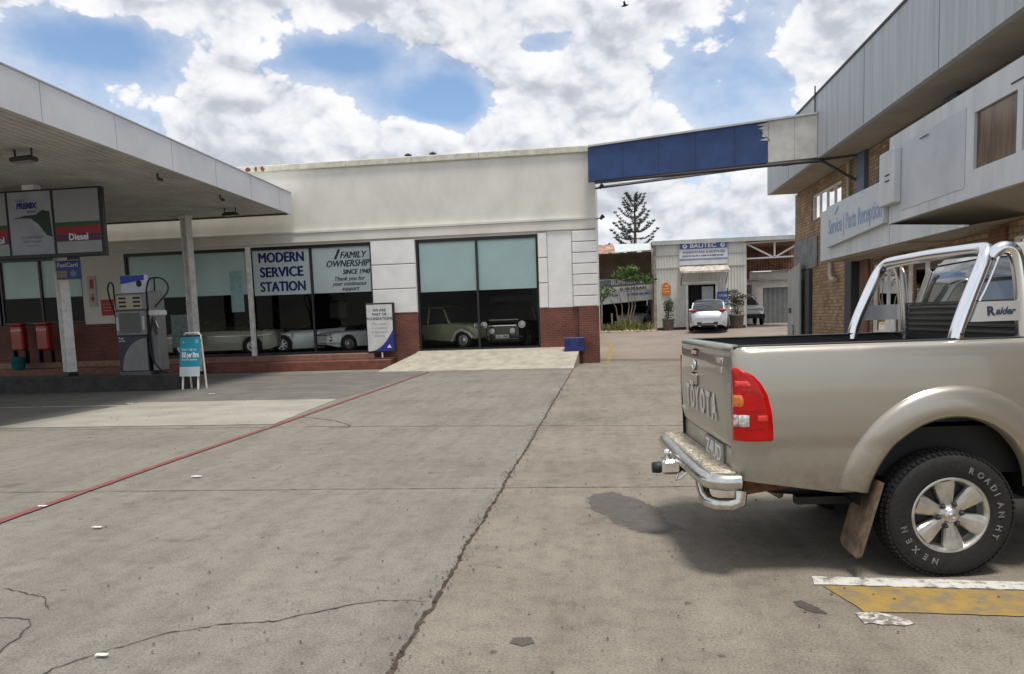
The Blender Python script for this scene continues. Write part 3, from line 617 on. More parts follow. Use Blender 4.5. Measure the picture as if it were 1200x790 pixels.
sf = MB(); P = []
x = -.07
prof = []
while x > -16.2:
    prof += [(x, .0), (x-.15, .0), (x-.155, .10), (x-.195, .10), (x-.20, 0)]; x -= .20
sf.grid([[(ex(y)+a, y, SZ+h) for a, h in prof] for y in (y0c+.07, y1c-.3)], False); sf.build('ribbed_soffit', soffit_m, cn)
gt = MB(); slab(gt, [(wl, y1c-.28), (E1-.07, y1c-.28), (E1-.07, y1c-.2), (wl, y1c-.2)], SZ-.05, SZ+.15); gt.build('gutter', mat('gutter_brown', (.12, .08, .05), .7), cn)
def column(x, y, z0, lab, foot=True, rz=0):
    t_ = thing('canopy_column', lab, 'column', (x, y, z0), rz, 'steel columns of the petrol canopy')
    h = SZ-z0-.005; mb = MB()
    mb.box(-.12, .12, -.15, -.12, .12, h); mb.box(-.12, .12, .12, .15, .12, h); mb.box(-.02, .02, -.12, .12, .12, h)
    mb.build('steel_section', steel_w, t_, True)
    MB().box(-.14, .14, -.17, .17, 0, .12, .01).build('base_plate', black_m, t_, True)
    MB().box(-.15, .15, -.18, .18, h-.10, h-.003).build('head_plate', steel_w, t_, True); return t_
column(-15.25, 19.6, .42, 'white steel column standing on the pump island under the price sign', rz=R(62))
column(-14.62, 25.15, .0, 'white steel column in front of the showroom window, behind the turquoise board', rz=R(70))
def flood(x, y, lab, s_=1.0):
    t_ = thing('floodlight', lab, 'lamp', (x, y, SZ), R(-8), 'lamps hung under the canopy')
    MB().tube([(-.28*s_, 0, 0), (-.28*s_, 0, -.2*s_), (.28*s_, 0, -.2*s_), (.28*s_, 0, 0)], .03*s_, 6).build('bracket', steel_dk, t_, True)
    MB().box(-.36*s_, .36*s_, -.16*s_, .16*s_, -.34*s_, -.22*s_, .03).build('lamp_head', steel_dk, t_, True)
    MB().box(-.32*s_, .32*s_, -.13*s_, .13*s_, -.355*s_, -.342*s_).build('lens', mat('lamp_lens', (.3, .3, .28), .2), t_, True)
flood(-12.3, 15.0, 'large floodlight under the near part of the canopy', .8); flood(-12.35, 24.0, 'floodlight under the canopy near the shop wall', .75)
for x, y, lb in ((-11.25, 18.2, 'small hook lamp halfway along the canopy edge'), (-11.4, 21.6, 'small hook lamp between the halfway one and the far floodlight')):
    t_ = thing('hook_lamp', lb, 'lamp', (x, y, SZ), 0, 'small hook lamps'); MB().tube([(0, 0, 0), (0, 0, -.1), (.1, -.05, -.14)], .025, 6).build('arm', steel_dk, t_, True); MB().box(.05, .16, -.1, 0, -.19, -.13, .01).build('lamp_head', steel_dk, t_, True)
jm = mat('sheet_joint', (.33, .33, .34), .7)
jn = MB()
for k in range(8):
    y = 8.5+k*2.35; x = ex(y)+.001; jn.prism([(x, y, SZ), (x, y+.012, SZ), (x, y+.012, ct-.01), (x, y, ct-.01)], (.003, 0, 0))
jn.each('sheet_joint', jm, cn)
fl3 = MB(); slab(fl3, [(E0-.10, y0c), (E0+.02, y0c), (E1+.02, y1c+.02), (E1-.10, y1c+.02)], ct+.002, ct+.03); fl3.build('flashing', mat('flashing_grey', (.42, .43, .44), .5, .3), cn)
jn = MB()
for x in (.62, 1.74, 2.86, 3.98, 5.6): jn.prism([(x, yb_(x)-.028, 6.02), (x+.012, yb_(x)-.028, 6.02), (x+.012, yb_(x)-.028, 7.2), (x, yb_(x)-.028, 7.2)], (0, -.004, 0))
jn.each('sheet_joint', mat('beam_joint', (.02, .035, .09), .6), bm_)
jn = MB()
for k in range(11): x = -1.9-k*2.4; jn.box(x, x+.014, FY-.093, FY-.0905, 7.19, 7.39)
jn.each('coping_joint', mat('coping_joint', (.30, .28, .22), .9), shop)
# pump island
isl = MB(); P = [(-27, 18.93), (-12.1, 18.93)]+[(-12.1+.62*math.sin(q), 19.55-.62*math.cos(q)) for q in [PI*k/12 for k in range(1, 12)]]+[(-12.1, 20.17), (-27, 20.17)]
slab(isl, P, -.05, .40); io = isl.build('pump_island', mat('island_black', (.028, .026, .025), .6, var=.3, scale=5)); tag(io, 'raised black-edged pump island with a rounded end', 'island')
isl = MB(); slab(isl, [(x*.9995+(-.0), y+(.02 if y < 19.5 else -.02)) for x, y in P], .402, .42); isl.build('top', mat('island_top', (.06, .055, .05), .8), io)
# overhead fuel sign
fs = thing('fuel_price_sign', 'overhead three-panel fuel sign, one panel reading Diesel over green and red stripes', 'sign', (-15, 18.6, 3.7), R(0))
FSY = 18.5
silver = mat('sign_silver', (.30, .31, .33), .45, .3, var=.03); pink = mat('sign_magenta', (.10, .02, .09), .5); sred = mat('stripe_red', (.33, .015, .03), .5); sgrn = mat('stripe_green', (.015, .085, .03), .5); paleb = mat('sign_pale', (.34, .36, .42), .5)
B(-18.4, -13.06, FSY, FSY+.14, 3.66, 5.45, .01).build('frame', frame_m, fs)
def fuelpanel(x0, x1, word, wx):
    p_ = B(x0, x1, FSY-.02, FSY-.001, 3.76, 5.40).build('panel', silver, fs)
    B(x0, x1, FSY-.026, FSY-.021, 4.45, 4.56).build('green_stripe', sgrn, p_); B(x0, x1, FSY-.026, FSY-.021, 4.25, 4.448).build('red_stripe', sred, p_)
    B(x0, x1, FSY-.026, FSY-.021, 4.06, 4.248).build('magenta_stripe', pink, p_)
    text(word, .24, white_l, p_, (wx, FSY-.03, 4.09), bold=.006, width=.55)
fuelpanel(-14.42, -13.14, 'Diesel', -14.06); fuelpanel(-17.3, -15.82, 'Petrol', -16.5)
p_ = B(-15.74, -14.50, FSY-.03, FSY-.001, 3.76, 5.40).build('panel', paleb, fs)
text('FUELS', .1, navy, p_, (-15.5, FSY-.033, 5.14)); text('PREMIX', .2, navy, p_, (-15.5, FSY-.033, 4.97), bold=.012, width=.62, shear=.2); text('options', .09, navy, p_, (-15.2, FSY-.033, 4.86))
dg_ = mat('sign_dark_green', (.008, .03, .02), .5)
q = [(-15.66, 4.70), (-15.3, 4.78), (-14.95, 4.80), (-14.75, 4.92), (-14.55, 4.86), (-14.52, 4.2), (-14.68, 4.25), (-14.9, 4.55), (-15.1, 4.70), (-15.4, 4.72)]
MB().prism([(x, FSY-.032, z) for x, z in q], (0, -.003, 0)).build('printed_shape', dg_, p_)
for s_, z in (('CONVENIENCE', 4.18), ('DEPENDABLE', 4.07), ('& LOYAL', 3.96)): text(s_, .09, greyink, p_, (-15.1, FSY-.033, z), align='CENTER', bold=.003)
B(-15.35, -15.0, 18.55, 18.8, 5.45, SZ-.003).build('hanger', steel_w, fs)
fcs = thing('fuel_card_sign', 'small blue sign fixed to the island column below the fuel sign', 'sign', (-14.8, 19.2, 3.4))
B(-15.08, -14.36, 19.2, 19.24, 3.12, 3.63).build('board', mat('fc_blue', (.015, .025, .20), .4), fcs)
text('FuelCard', .17, white_l, fcs, (-15.04, 19.195, 3.46), width=.6); B(-15.04, -14.76, 19.19, 19.199, 3.17, 3.36).build('panel', mat('fc_grey', (.22, .22, .18), .6), fcs)
MB().lathe([(0, -.006), (.10, -.006), (.10, 0)], (-14.57, 19.198, 3.28), 'y', 20).build('emblem', mat('fc_pale', (.15, .3, .5), .6), fcs)
# fuel pump
pu = thing('fuel_pump', 'grey and navy fuel dispenser with black hoses and a blue topper on the island', 'fuel pump', (-13.05, 19.6, .42), R(-3))
pg = mat('pump_grey', (.20, .20, .195), .45, .3, var=.06); pd = mat('pump_dark', (.10, .10, .10), .5); pn = mat('pump_navy', (.012, .014, .035), .4)
MB().box(-.48, .48, -.3, .3, 0, .10).build('base', pd, pu, True)
MB().box(-.46, .46, -.29, .29, .10, 1.10, .02).build('lower_cabinet', pn, pu, True)
sw = [(-.32+.0, .12)]+[(-.36+.80*(1-math.cos(q_)), .12+.9*math.sin(q_)) for q_ in [PI/2*k/10 for k in range(0, 11)]]+[(.44, .12)]
MB().prism([(x, -.294, z) for x, z in sw], (0, -.004, 0)).build('grey_swoosh', pg, pu, True)
text('Fuel', .09, white_l, pu, (-.42, -.295, 1.0), local=True); text('service', .07, white_l, pu, (-.42, -.295, .93), local=True)
MB().box(-.47, .47, -.30, .30, 1.10, 1.78, .02).build('middle_cabinet', pg, pu, True)
MB().box(-.34, .30, -.306, -.301, 1.16, 1.72).build('panel', pd, pu, True)
for x in (-.44, .36): MB().box(x, x+.07, -.308, -.301, 1.25, 1.62).build('price_strip', mat('strip_white', (.5, .5, .5), .6), pu, True)
MB().box(-.47, .47, -.26, .26, 1.785, 2.26, .03).build('display_head', pg, pu, True)
dsp = MB().box(-.40, .36, -.268, -.262, 1.83, 2.20).build('display', mat('display_cream', (.40, .37, .27), .5), pu, True)
for x in (-.34, .10):
    for z in (1.88, 1.99, 2.10): MB().box(x, x+.22, -.274, -.269, z, z+.055).build('readout', black_m, dsp, True)
tp = MB().box(-.33, .43, -.16, .0, 2.265, 2.76, .01).build('topper', mat('topper_white', (.55, .58, .66), .5), pu, True)
MB().prism([(-.32, -.164, 2.52), (.42, -.164, 2.62), (.42, -.164, 2.75), (-.32, -.164, 2.75)], (0, -.004, 0)).build('blue_band', mat('topper_blue', (.02, .05, .38), .5), tp, True)
MB().lathe([(0, 0), (.09, 0), (.09, .01)], (.25, -.17, 2.52), 'y', 12).build('printed_shape', pn, tp, True)
lb_ = MB().box(.50, .74, -.2, .2, .1, 2.3, .02).build('hose_column', pg, pu, True)
MB().box(.52, .76, -.26, .26, 1.62, 1.78, .03).build('nozzle_cover', mat('pump_white', (.55, .55, .55), .5), pu, True)
nz = MB().tube([(.66, -.24, 1.5), (.70, -.28, 1.3), (.78, -.30, 1.1)], [.04, .05, .03], 8).build('nozzle', plast_b, pu, True)
MB().tube([(.70, -.22, 1.48), (.82, -.28, 1.28)], .02, 6).build('handle', chrome_d, nz, True)
for nm, P in (('hose', [(.55, -.22, .3), (.50, -.24, 1.2), (.46, -.2, 2.0), (.52, -.15, 2.55), (.68, -.12, 2.66), (.95, -.12, 2.62), (1.10, -.12, 2.45), (1.08, -.14, 2.25), (.9, -.18, 2.05), (.72, -.22, 1.85)]),
              ('hose', [(-.50, -.2, 1.2), (-.58, -.15, 1.7), (-.72, -.1, 2.05), (-.78, -.1, 2.4), (-.70, -.1, 2.58), (-.6, -.1, 2.5), (-.56, -.15, 2.2), (-.5, -.18, 1.8), (-.49, -.2, 1.4)]),
              ('hose', [(.66, -.26, 1.6), (.56, -.34, .9), (.62, -.32, .4), (.85, -.3, .1), (1.0, -.28, .04)]), ('hose', [(.70, -.12, 2.66), (.68, -.12, 2.2), (.66, -.12, 1.8)])):
    Q = []
    V = [Vector(p) for p in P]
    for i in range(len(V)-1):
        a, b_, c, d = V[max(0, i-1)], V[i], V[i+1], V[min(len(V)-1, i+2)]
        for k in range(5):
            tt_ = k/5; Q.append(.5*((2*b_)+(-a+c)*tt_+(2*a-5*b_+4*c-d)*tt_*tt_+(-a+3*b_-3*c+d)*tt_**3))
    Q.append(V[-1]); MB().tube(Q, .022, 8).build(nm, rubber, pu, True)
# sandwich board
sbd = thing('sandwich_board', 'turquoise A-frame board advertising R8 per litre at the end of the island', 'sign', (-11.28, 19.3, 0), R(-6))
def leg(x, y0, y1): return MB().tube([(x, y0, .0), (x, y1, 1.40)], .028, 8)
for x in (-.24, .24): leg(x, -.25, -.06).build('leg', steel_w, sbd, True); leg(x+.02, .10, .0).build('leg', steel_w, sbd, True)
MB().tube([(-.27, -.03, 1.36), (-.27, -.02, 1.46), (-.20, -.01, 1.53), (.20, -.01, 1.53), (.27, -.02, 1.46), (.27, -.03, 1.36)], .025, 8).build('top_rail', steel_w, sbd, True)
ny = lambda z: -.30+.19*(z/1.4)
UB = Vector((0, .19/1.4, 1)).normalized()
def bp_(x0, x1, z0, z1, nm, m, o=0.0): return MB().prism([(x0, ny(z0)-o, z0), (x1, ny(z0)-o, z0), (x1, ny(z1)-o, z1), (x0, ny(z1)-o, z1)], (0, .018, 0)).build(nm, m, sbd, True)
bp_(-.31, .31, .62, 1.42, 'poster', mat('turquoise_print', (.005, .30, .42), .5, var=.03)); bp_(-.31, .31, .36, .618, 'white_footer', mat('board_white', (.62, .66, .70), .5)); bp_(-.31, .31, 1.425, 1.48, 'dark_header', pn)
for s_, z, sz, wd, bo in (('Earn up to', 1.06, .1, .44, 0), ('R8 per litre', .88, .2, .52, .008), ('back in points', .79, .08, .46, 0)):
    text(s_, sz, white_l, sbd, (-.24, ny(z)-.004, z), upv=UB, width=wd, bold=bo, local=True)
MB().lathe([(0, -.004), (.035, -.004), (.035, .0)], (-.2, ny(1.28)-.002, 1.28), 'y', 14).build('emblem', mat('cyan_dot', (.2, .7, .8), .5), sbd, True)
MB().box(.17, .28, ny(1.3)-.006, ny(1.3)-.002, 1.2, 1.36).build('logo', mat('logo_pale', (.25, .55, .62), .5), sbd, True)

# ------------------------------------------------------------------ right-hand two storey building
RX = 7.3
rb = thing('reception_building', 'two storey brick building with deep grey fascias and a faded reception sign', 'building', (RX, 20, 0))
def Rb(name, mb, m, p=None): return mb.build(name, m, p or rb)
w = MB()
# upper storey wall pieces with window openings (y0,y1,z0,z1)
UPW = [(24.84, 28.27, 4.70, 5.56), (20.7, 21.6, 4.0, 5.62), (14.0, 19.6, 4.0, 5.62)]
def wallx(mb, X, y0, y1, z0, z1, holes, th=.25):
    hs = sorted(holes); y = y0
    for (a, b_, c, d) in hs:
        mb.box(X, X+th, y, a, z0, z1); mb.box(X, X+th, a, b_, z0, c); mb.box(X, X+th, a, b_, d, z1); y = b_
    mb.box(X, X+th, y, y1, z0, z1)
wallx(w, RX, -2, 30.6, 3.1, 5.95, UPW)
w.box(RX+.25, 22, 30.35, 30.6, .0, 5.95)
Rb('upper_wall', w, brick_yel)
w = MB(); GH = [(22.9, 23.75, .2, 2.85), (20.0, 22.0, .9, 2.75), (15.6, 19.6, 1.1, 2.80), (10.5, 14.8, .9, 2.8)]
wallx(w, RX, -2, 30.6, 0, 3.098, GH); Rb('ground_floor_wall', w, brick_yel)
w = MB(); w.box(RX-.06, RX-.002, 22.15, 22.88, .2, 3.0); w.box(RX-.06, RX-.002, 19.62, 19.98, .2, 3.0); w.box(RX-.06, RX-.002, 14.9, 15.5, .2, 3.0); w.each('brick_pier', brick('brick_brown', (.26, .10, .05), (.20, .075, .04), (.2, .15, .11)), rb)
Rb('blue_pilaster', B(RX-.12, RX-.002, 22.4, 23.1, 3.1, 5.94), mat('slate_blue', (.10, .125, .18), .6)); Rb('blue_pilaster', B(RX-.10, RX-.002, 16.9, 17.5, 4.5, 5.94), MAT['slate_blue'])
Rb('dark_doorpost', B(RX-.25, RX-.002, 23.0, 23.6, .2, 3.05), mat('dark_slate', (.045, .045, .055), .6))
# upper windows
def rwin(a, b_, c, d, n, m, nm='window', cur=None):
    f = MB(); t_ = .05
    f.box(RX+.05, RX+.12, a, b_, c, c+t_); f.box(RX+.05, RX+.12, a, b_, d-t_, d)
    for k in range(n+1):
        y = a+(b_-a-t_)*k/n; f.box(RX+.05, RX+.12, y, y+t_, c+t_, d-t_)
    fr = Rb(nm, f, m); MB().add([(RX+.09, a, c), (RX+.09, b_, c), (RX+.09, b_, d), (RX+.09, a, d)], [(0, 1, 2, 3)]).build('pane', glassmat('window_glass', (.35, .38, .38)) if 'window_glass' not in MAT else MAT['window_glass'], fr)
    if cur:
        for (p, q_) in cur: B(RX+.16, RX+.19, p, q_, c+.02, d-.3 if p > 24 else d-.02).build('curtain', mat('curtain', (.70, .68, .60), .9, var=.05), fr)
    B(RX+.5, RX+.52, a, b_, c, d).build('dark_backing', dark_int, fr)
    return fr
rwin(24.84, 28.27, 4.70, 5.56, 4, steel_w, cur=[(24.95, 25.9), (26.0, 26.5), (27.1, 28.1)]); rwin(20.7, 21.6, 4.0, 5.62, 1, frame_m); rwin(14.0, 19.6, 4.0, 5.62, 5, frame_m)
rwin(20.0, 22.0, .9, 2.75, 2, steel_w); rwin(15.6, 19.6, 1.1, 2.8, 4, steel_w); rwin(10.5, 14.8, .9, 2.8, 4, steel_w)
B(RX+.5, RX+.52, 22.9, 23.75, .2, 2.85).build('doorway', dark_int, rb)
dd = B(RX-.03, RX-.002, 20.2, 20.9, .2, 1.6).build('white_door_panel', steel_w, rb)
# corrugated cladding and leaning sheet
cl = MB(); P = []
for k in range(140):
    y = 27.4+k*(30.62-27.4)/139; P.append((RX-.03-.02*(k % 4 in (1, 2)), y))
cl.grid([[(x, y, z) for x, y in P] for z in (3.05, 4.12)], False); Rb('corrugated_band', cl, mat('galvanised', (.24, .25, .26), .5, .3, var=.2, scale=2.5))
ms = thing('metal_sheet_door', 'grey sheet metal door leaf standing open beside the yellow brick wall', 'door', (7.0, 29, .1))
mb = MB(); mb.add([(7.02, 30.6, .0), (7.02, 28.75, .0), (7.02, 28.75, 3.28), (7.02, 30.55, 3.06), (7.08, 30.6, .0), (7.08, 28.75, .0), (7.08, 28.75, 3.28), (7.08, 30.55, 3.06)], [(0, 1, 2, 3), (7, 6, 5, 4), (0, 4, 5, 1), (1, 5, 6, 2), (2, 6, 7, 3), (3, 7, 4, 0)]); mb.build('leaf', mat('grey_sheet', (.37, .385, .38), .6, .1, var=.1, scale=1.4), ms)
hd = MB(); hd.box(6.99, 7.02, 30.0, 30.3, 1.45, 1.65, .01); hd.tube([(7.0, 29.6, .3), (7.0, 29.6, .95), (7.0, 29.75, 1.0)], .015, 6); hd.build('latch', steel_dk, ms)
B(RX-.12, RX-.02, 28.1, 28.7, .0, 3.0).build('jamb', mat('dark_slate', (0, 0, 0)), ms)
dp = MB(); dp.tube([(7.22, 23.9, 4.2), (7.22, 23.9, 5.9)], .05, 8); Rb('drainpipe', dp, mat('cream_pipe', (.5, .45, .35), .6))
dp = MB(); dp.tube([(7.2, 25.6, 3.2), (7.2, 25.6, 2.75), (7.15, 25.3, 2.55), (7.15, 24.9, 2.5)], .07, 8); Rb('pipe_elbow', dp, MAT['cream_pipe'])
# roof fascia and soffit
FX = 6.2
w = MB(); w.box(FX, FX+.12, -2, 30.3, 5.97, 7.80); w.box(FX+.12, 12, 30.18, 30.3, 5.97, 7.80); Rb('roof_fascia', w, fascia_m)
w = MB(); w.box(FX+.12, RX+.3, -2, 30.18, 5.96, 6.02); w.box(RX+.3, 22, -2, 31.0, 5.96, 6.3); Rb('soffit', w, soffit2)
w = MB(); w.box(FX-.03, FX+.16, -2, 30.33, 7.80, 7.86); Rb('roof_flashing', w, steel_dk)
w = MB()
for y in (3.0, 7.1, 11.2, 15.3, 19.4, 23.45, 26.9): w.box(FX-.006, FX-.001, y, y+.018, 5.98, 7.79)
w.each('cladding_joint', mat('joint_grey', (.2, .22, .24), .7), rb)
Rb('rusty_angle', MB().tube([(6.15, 23.5, 5.98), (6.15, 23.5, 8.05)], .02, 6), steel_dk)
# projecting band (upper part) with opening
w = MB(); BX = 6.2
w.box(BX, BX+.10, 13.86, 17.70, 3.42, 5.26); w.box(BX, BX+.10, -2, 13.86, 4.82, 5.26); w.box(BX, BX+.10, -2, 13.86, 3.42, 3.88)
w.box(BX, BX+.10, 12.36, 12.52, 3.88, 4.82); w.box(BX, BX+.10, 9.2, 9.4, 3.88, 4.82)
w.box(BX+.10, RX, 17.6, 17.70, 3.42, 5.26); w.box(BX+.10, RX, -2, 17.6, 5.2, 5.255)
Rb('upper_band', w, band_m)
Rb('board_panel', B(BX+.05, BX+.08, 12.52, 13.86, 3.88, 4.82), brownwin); Rb('board_panel', B(BX+.05, BX+.08, 9.4, 12.36, 3.88, 4.82), brownwin)
Rb('smooth_panel', B(BX-.010, BX-.002, 14.15, 17.0, 3.62, 4.98, .003), panel_m)
Rb('panel_joint', B(BX+.03, BX+.055, 12.40, 12.48, 3.9, 4.8), white_paint)
w = MB(); w.prism([(BX+.10, -2, 3.43), (BX+.10, 17.6, 3.43), (RX, 17.6, 3.14), (RX, -2, 3.14)], (0, 0, .03)); Rb('band_soffit', w, soffit2)
Rb('vent_slot', B(BX-.012, BX-.002, 12.3, 12.7, 4.93, 4.955), steel_dk); Rb('vent_slot', B(BX-.045, BX-.036, 15.6, 16.0, 4.86, 4.88), steel_dk)
bx = thing('wall_box', 'tall white metal box mounted between the faded sign and the blank panel', 'box', (6.05, 17.4, 3.8))
B(6.03, 6.19, 16.98, 17.82, 3.80, 4.93, .015).build('case', band_m, bx)
for z in (4.28, 4.40): B(6.02, 6.029, 17.2, 17.45, z, z+.03).build('slot', black_m, bx)
# lower band / canopy on the far part
w = MB(); w.box(BX+.02, BX+.14, 17.705, 23.1, 2.97, 4.37); w.box(BX+.14, RX, 22.98, 23.1, 2.97, 4.37); w.box(BX+.14, RX, 17.705, 22.98, 4.3, 4.36); Rb('lower_band', w, band_m)
w = MB(); w.prism([(BX+.03, 17.70, 2.97), (BX+.03, 17.70, 3.41), (BX+.03, 14.2, 3.0), (BX+.03, 14.2, 2.97)], (.08, 0, 0)); Rb('tapered_fascia', w, band_m)
w = MB(); w.box(BX+.12, RX, 17.0, 22.97, 2.93, 2.965); w.add([(BX+.11, 17.0, 2.965), (RX, 17.0, 2.965), (RX, 14.2, 3.12), (BX+.03, 14.2, 2.98)], [(0, 1, 2, 3)]); Rb('canopy_soffit', w, soffit2)
sg = thing('reception_sign', 'long pale sign with faded blue lettering for Service and Parts Reception', 'sign', (6.1, 20, 3.3))
mb = MB(); mb.prism([(6.10, 17.72, 3.46), (6.10, 22.1, 3.28), (6.10, 22.1, 4.385), (6.10, 17.72, 4.385)], (.10, 0, 0)); mb.build('board', mat('sign_board_pale', (.52, .56, .60), .5, var=.03), sg)
fade = mat('faded_blue', (.29, .36, .53), .7, var=.12, scale=6)
text('Service | Parts Reception', .58, fade, sg, (6.095, 21.85, 3.62), xd=(0, -1, 0), bold=.010, width=4.02)
rr = MB(); rr.prism([(6.096, 21.35, 4.12), (6.096, 21.0, 4.30), (6.096, 20.95, 4.24), (6.096, 21.25, 4.08)], (-.003, 0, 0)); rr.build('faded_mark', fade, sg)

# ------------------------------------------------------------------ yard behind: workshop, old brick building, bay
corr = mat('corrugated_white', (.62, .61, .56), .6, var=.08, scale=1.5, stretch=(1, 1, .5))
def ribs(mb, x0, x1, y, z0, z1, p=.15, d=.025):
    P = []; x = x0; k = 0
    while x < x1: P.append((x, y-(d if k % 4 in (1, 2) else 0))); x += p/4*(1 if k % 2 else 1); k += 1
    P.append((x1, y)); mb.grid([[(a, b_, z) for a, b_ in P] for z in (z0, z1)], False); return mb
YG = .70
ws = thing('workshop_building', 'small white sheet-metal workshop with a door awning and a blue and white sign', 'building', (4.9, 40, YG))
w = MB(); ribs(w, 2.55, 4.18, 40, YG+.1, 5.1); ribs(w, 5.62, 7.1, 40, YG+.1, 5.15); ribs(w, 4.18, 5.62, 40, 3.0, 5.1)
w.box(2.5, 2.55, 40, 52, YG, 5.1); w.box(7.1, 7.15, 40, 52, YG, 5.15); w.box(2.55, 7.1, 51.9, 52, YG, 5.1); w.build('wall', corr, ws)
w = MB(); w.box(2.56, 4.18, 39.96, 40.0, YG-.05, YG+.14); w.box(5.62, 7.1, 39.96, 40.0, YG-.05, YG+.14); w.build('dark_skirting', mat('skirt', (.06, .03, .025), .8), ws)
B(2.4, 9.9, 39.8, 40.02, 5.10, 5.28).build('eaves', mat('eaves_grey', (.42, .45, .45), .6), ws)
w = MB(); w.add([(2.4, 39.8, 5.29), (9.9, 39.8, 5.29), (9.9, 52, 5.75), (2.4, 52, 5.75)], [(0, 1, 2, 3)]); w.build('roof', mat('roof_grey', (.40, .42, .42), .6), ws, solid=.03)
w = MB(); ribs(w, 2.56, 7.09, 39.94, 3.86, 3.92, .15); w.box(2.55, 7.1, 39.96, 39.985, 4.52, 4.545); w.box(2.55, 7.1, 39.96, 39.985, 3.9, 3.925); w.build('sheet_lap', mat('lap_grey', (.34, .34, .32), .7), ws)
B(2.46, 2.60, 39.93, 40.0, YG, 5.1).build('corner_trim', mat('rusty_trim', (.35, .28, .22), .8, var=.3, scale=6), ws)
dr = thing('awning', 'dirty white awning over the workshop door', 'awning', (5, 39.6, 3.6))
w = MB(); w.add([(3.75, 39.95, 3.95), (6.2, 39.95, 3.95), (6.2, 39.1, 3.66), (3.75, 39.1, 3.66), (3.75, 39.1, 3.58), (6.2, 39.1, 3.56)], [(0, 1, 2, 3), (3, 2, 5, 4)]); w.build('sheet', mat('awning_sheet', (.50, .46, .38), .8, var=.3, scale=5), dr, solid=.02)
w = MB(); w.tube([(3.85, 39.95, 3.0), (3.85, 39.15, 3.6)], .02, 6); w.tube([(6.1, 39.95, 3.0), (6.1, 39.15, 3.6)], .02, 6); w.each('bracket', steel_dk, dr)
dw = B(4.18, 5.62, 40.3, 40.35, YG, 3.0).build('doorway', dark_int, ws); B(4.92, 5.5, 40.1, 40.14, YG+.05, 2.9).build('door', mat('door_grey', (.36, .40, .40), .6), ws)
w = MB(); w.box(4.1, 4.2, 39.93, 40.1, YG, 3.06); w.box(5.6, 5.7, 39.93, 40.1, YG, 3.06); w.box(3.9, 5.9, 39.93, 40.1, 3.06, 3.16); w.build('door_frame', steel_w, ws)
ss = thing('workshop_sign', 'blue and white signboard on the front of the white workshop, above the awning', 'sign', (5, 39.9, 4.6))
B(3.78, 6.2, 39.90, 39.95, 4.02, 5.18).build('board', mat('sign_offwhite', (.56, .58, .62), .5), ss); sbl = mat('sign_blue', (.07, .12, .32), .5)
B(3.80, 6.18, 39.893, 39.899, 4.83, 5.16).build('blue_band', sbl, ss); B(3.80, 6.18, 39.893, 39.899, 4.26, 4.34).build('grey_band', mat('sign_greyblue', (.2, .23, .32), .5), ss)
text('BAUTEC', .30, white_l, ss, (4.3, 39.89, 4.89), width=1.3, bold=.004); text('HARDWARE & SUPPLIES', .15, mat('sign_text', (.12, .14, .2), .6), ss, (3.95, 39.892, 4.62), width=2.1, bold=.002)
lines(ss, MAT['sign_text'], [(.15, 2.2, .42)], (3.8, 39.898, 4.02), (1, 0, 0), h=.07)
MB().lathe([(.05, 0), (.12, 0), (.12, .005), (.05, .005)], (5.95, 39.885, 4.99), 'y', 16).build('emblem', white_l, ss); MB().lathe([(.05, 0), (.12, 0), (.12, .005)], (4.05, 39.885, 4.98), 'y', 16).build('emblem', white_l, ss)
osn = thing('orange_sign', 'orange notice on the workshop wall left of the door', 'sign', (3.1, 39.9, 2.8))
mb = MB(); mb.prism([(2.86, 39.92, 2.55), (3.30, 39.92, 2.55), (3.32, 39.92, 3.0), (3.1, 39.92, 3.2), (2.88, 39.92, 3.08)], (0, .03, 0)); mb.build('board', mat('orange_print', (.62, .18, .02), .5, var=.1, scale=8), osn)
lines(osn, mat('orange_pale', (.75, .5, .25), .6), [(.05, .4, .12), (.05, .38, .27), (.08, .38, .42)], (2.87, 39.915, 2.55), (1, 0, 0), h=.06)
bs = thing('blue_sign', 'upper of two small blue notices right of the workshop door', 'sign', (5.9, 39.9, 2.4), 0, 'blue notices by the workshop door'); B(5.66, 6.22, 39.90, 39.94, 2.22, 2.60).build('board', sbl, bs); text('AFGRI', .18, white_l, bs, (5.74, 39.895, 2.34), width=.4)
bs = thing('blue_sign', 'lower of two small blue notices right of the workshop door', 'sign', (5.9, 39.9, 2.0), 0, 'blue notices by the workshop door'); B(5.66, 6.22, 39.90, 39.94, 1.90, 2.12).build('board', mat('sign_teal', (.06, .16, .28), .5), bs); lines(bs, white_l, [(.06, .5, .09)], (5.66, 39.897, 1.9), (1, 0, 0), h=.05)
# open bay with truss
bay = thing('open_bay', 'open vehicle bay with a white roof truss and rusty roof beside the workshop', 'building', (8.6, 41, YG))
w = MB()
for a, b_ in (((7.15, 5.02), (10.2, 5.10)), ((7.15, 4.24), (10.2, 4.28)), ((7.2, 5.0), (8.55, 4.26)), ((8.6, 5.05), (8.6, 4.26)), ((8.65, 4.28), (10.1, 5.08))):
    w.tube([(a[0], 40.3, a[1]), (b_[0], 40.3, b_[1])], .055, 4, smooth=False)
w.build('truss', white_paint, bay)
w = MB(); ribs(w, 7.2, 11, 44.5, 3.2+.6, 5.2); w.build('rear_gable', mat('rusty_sheet', (.16, .08, .05), .8, var=.4, scale=2), bay)
B(7.16, 10.4, 40.25, 45, 5.12, 5.2).build('roof', mat('rusty_sheet', (0, 0, 0)), bay)
w = MB(); w.box(7.2, 8.1, 44.4, 44.55, 3.35, 3.8); w.box(7.2, 7.7, 44.4, 44.5, 3.1, 3.35); w.box(10.1, 10.3, 40.2, 40.4, YG, 5.1); w.each('rusty_beam', mat('rust_dark', (.20, .07, .045), .8, var=.3, scale=5), bay)
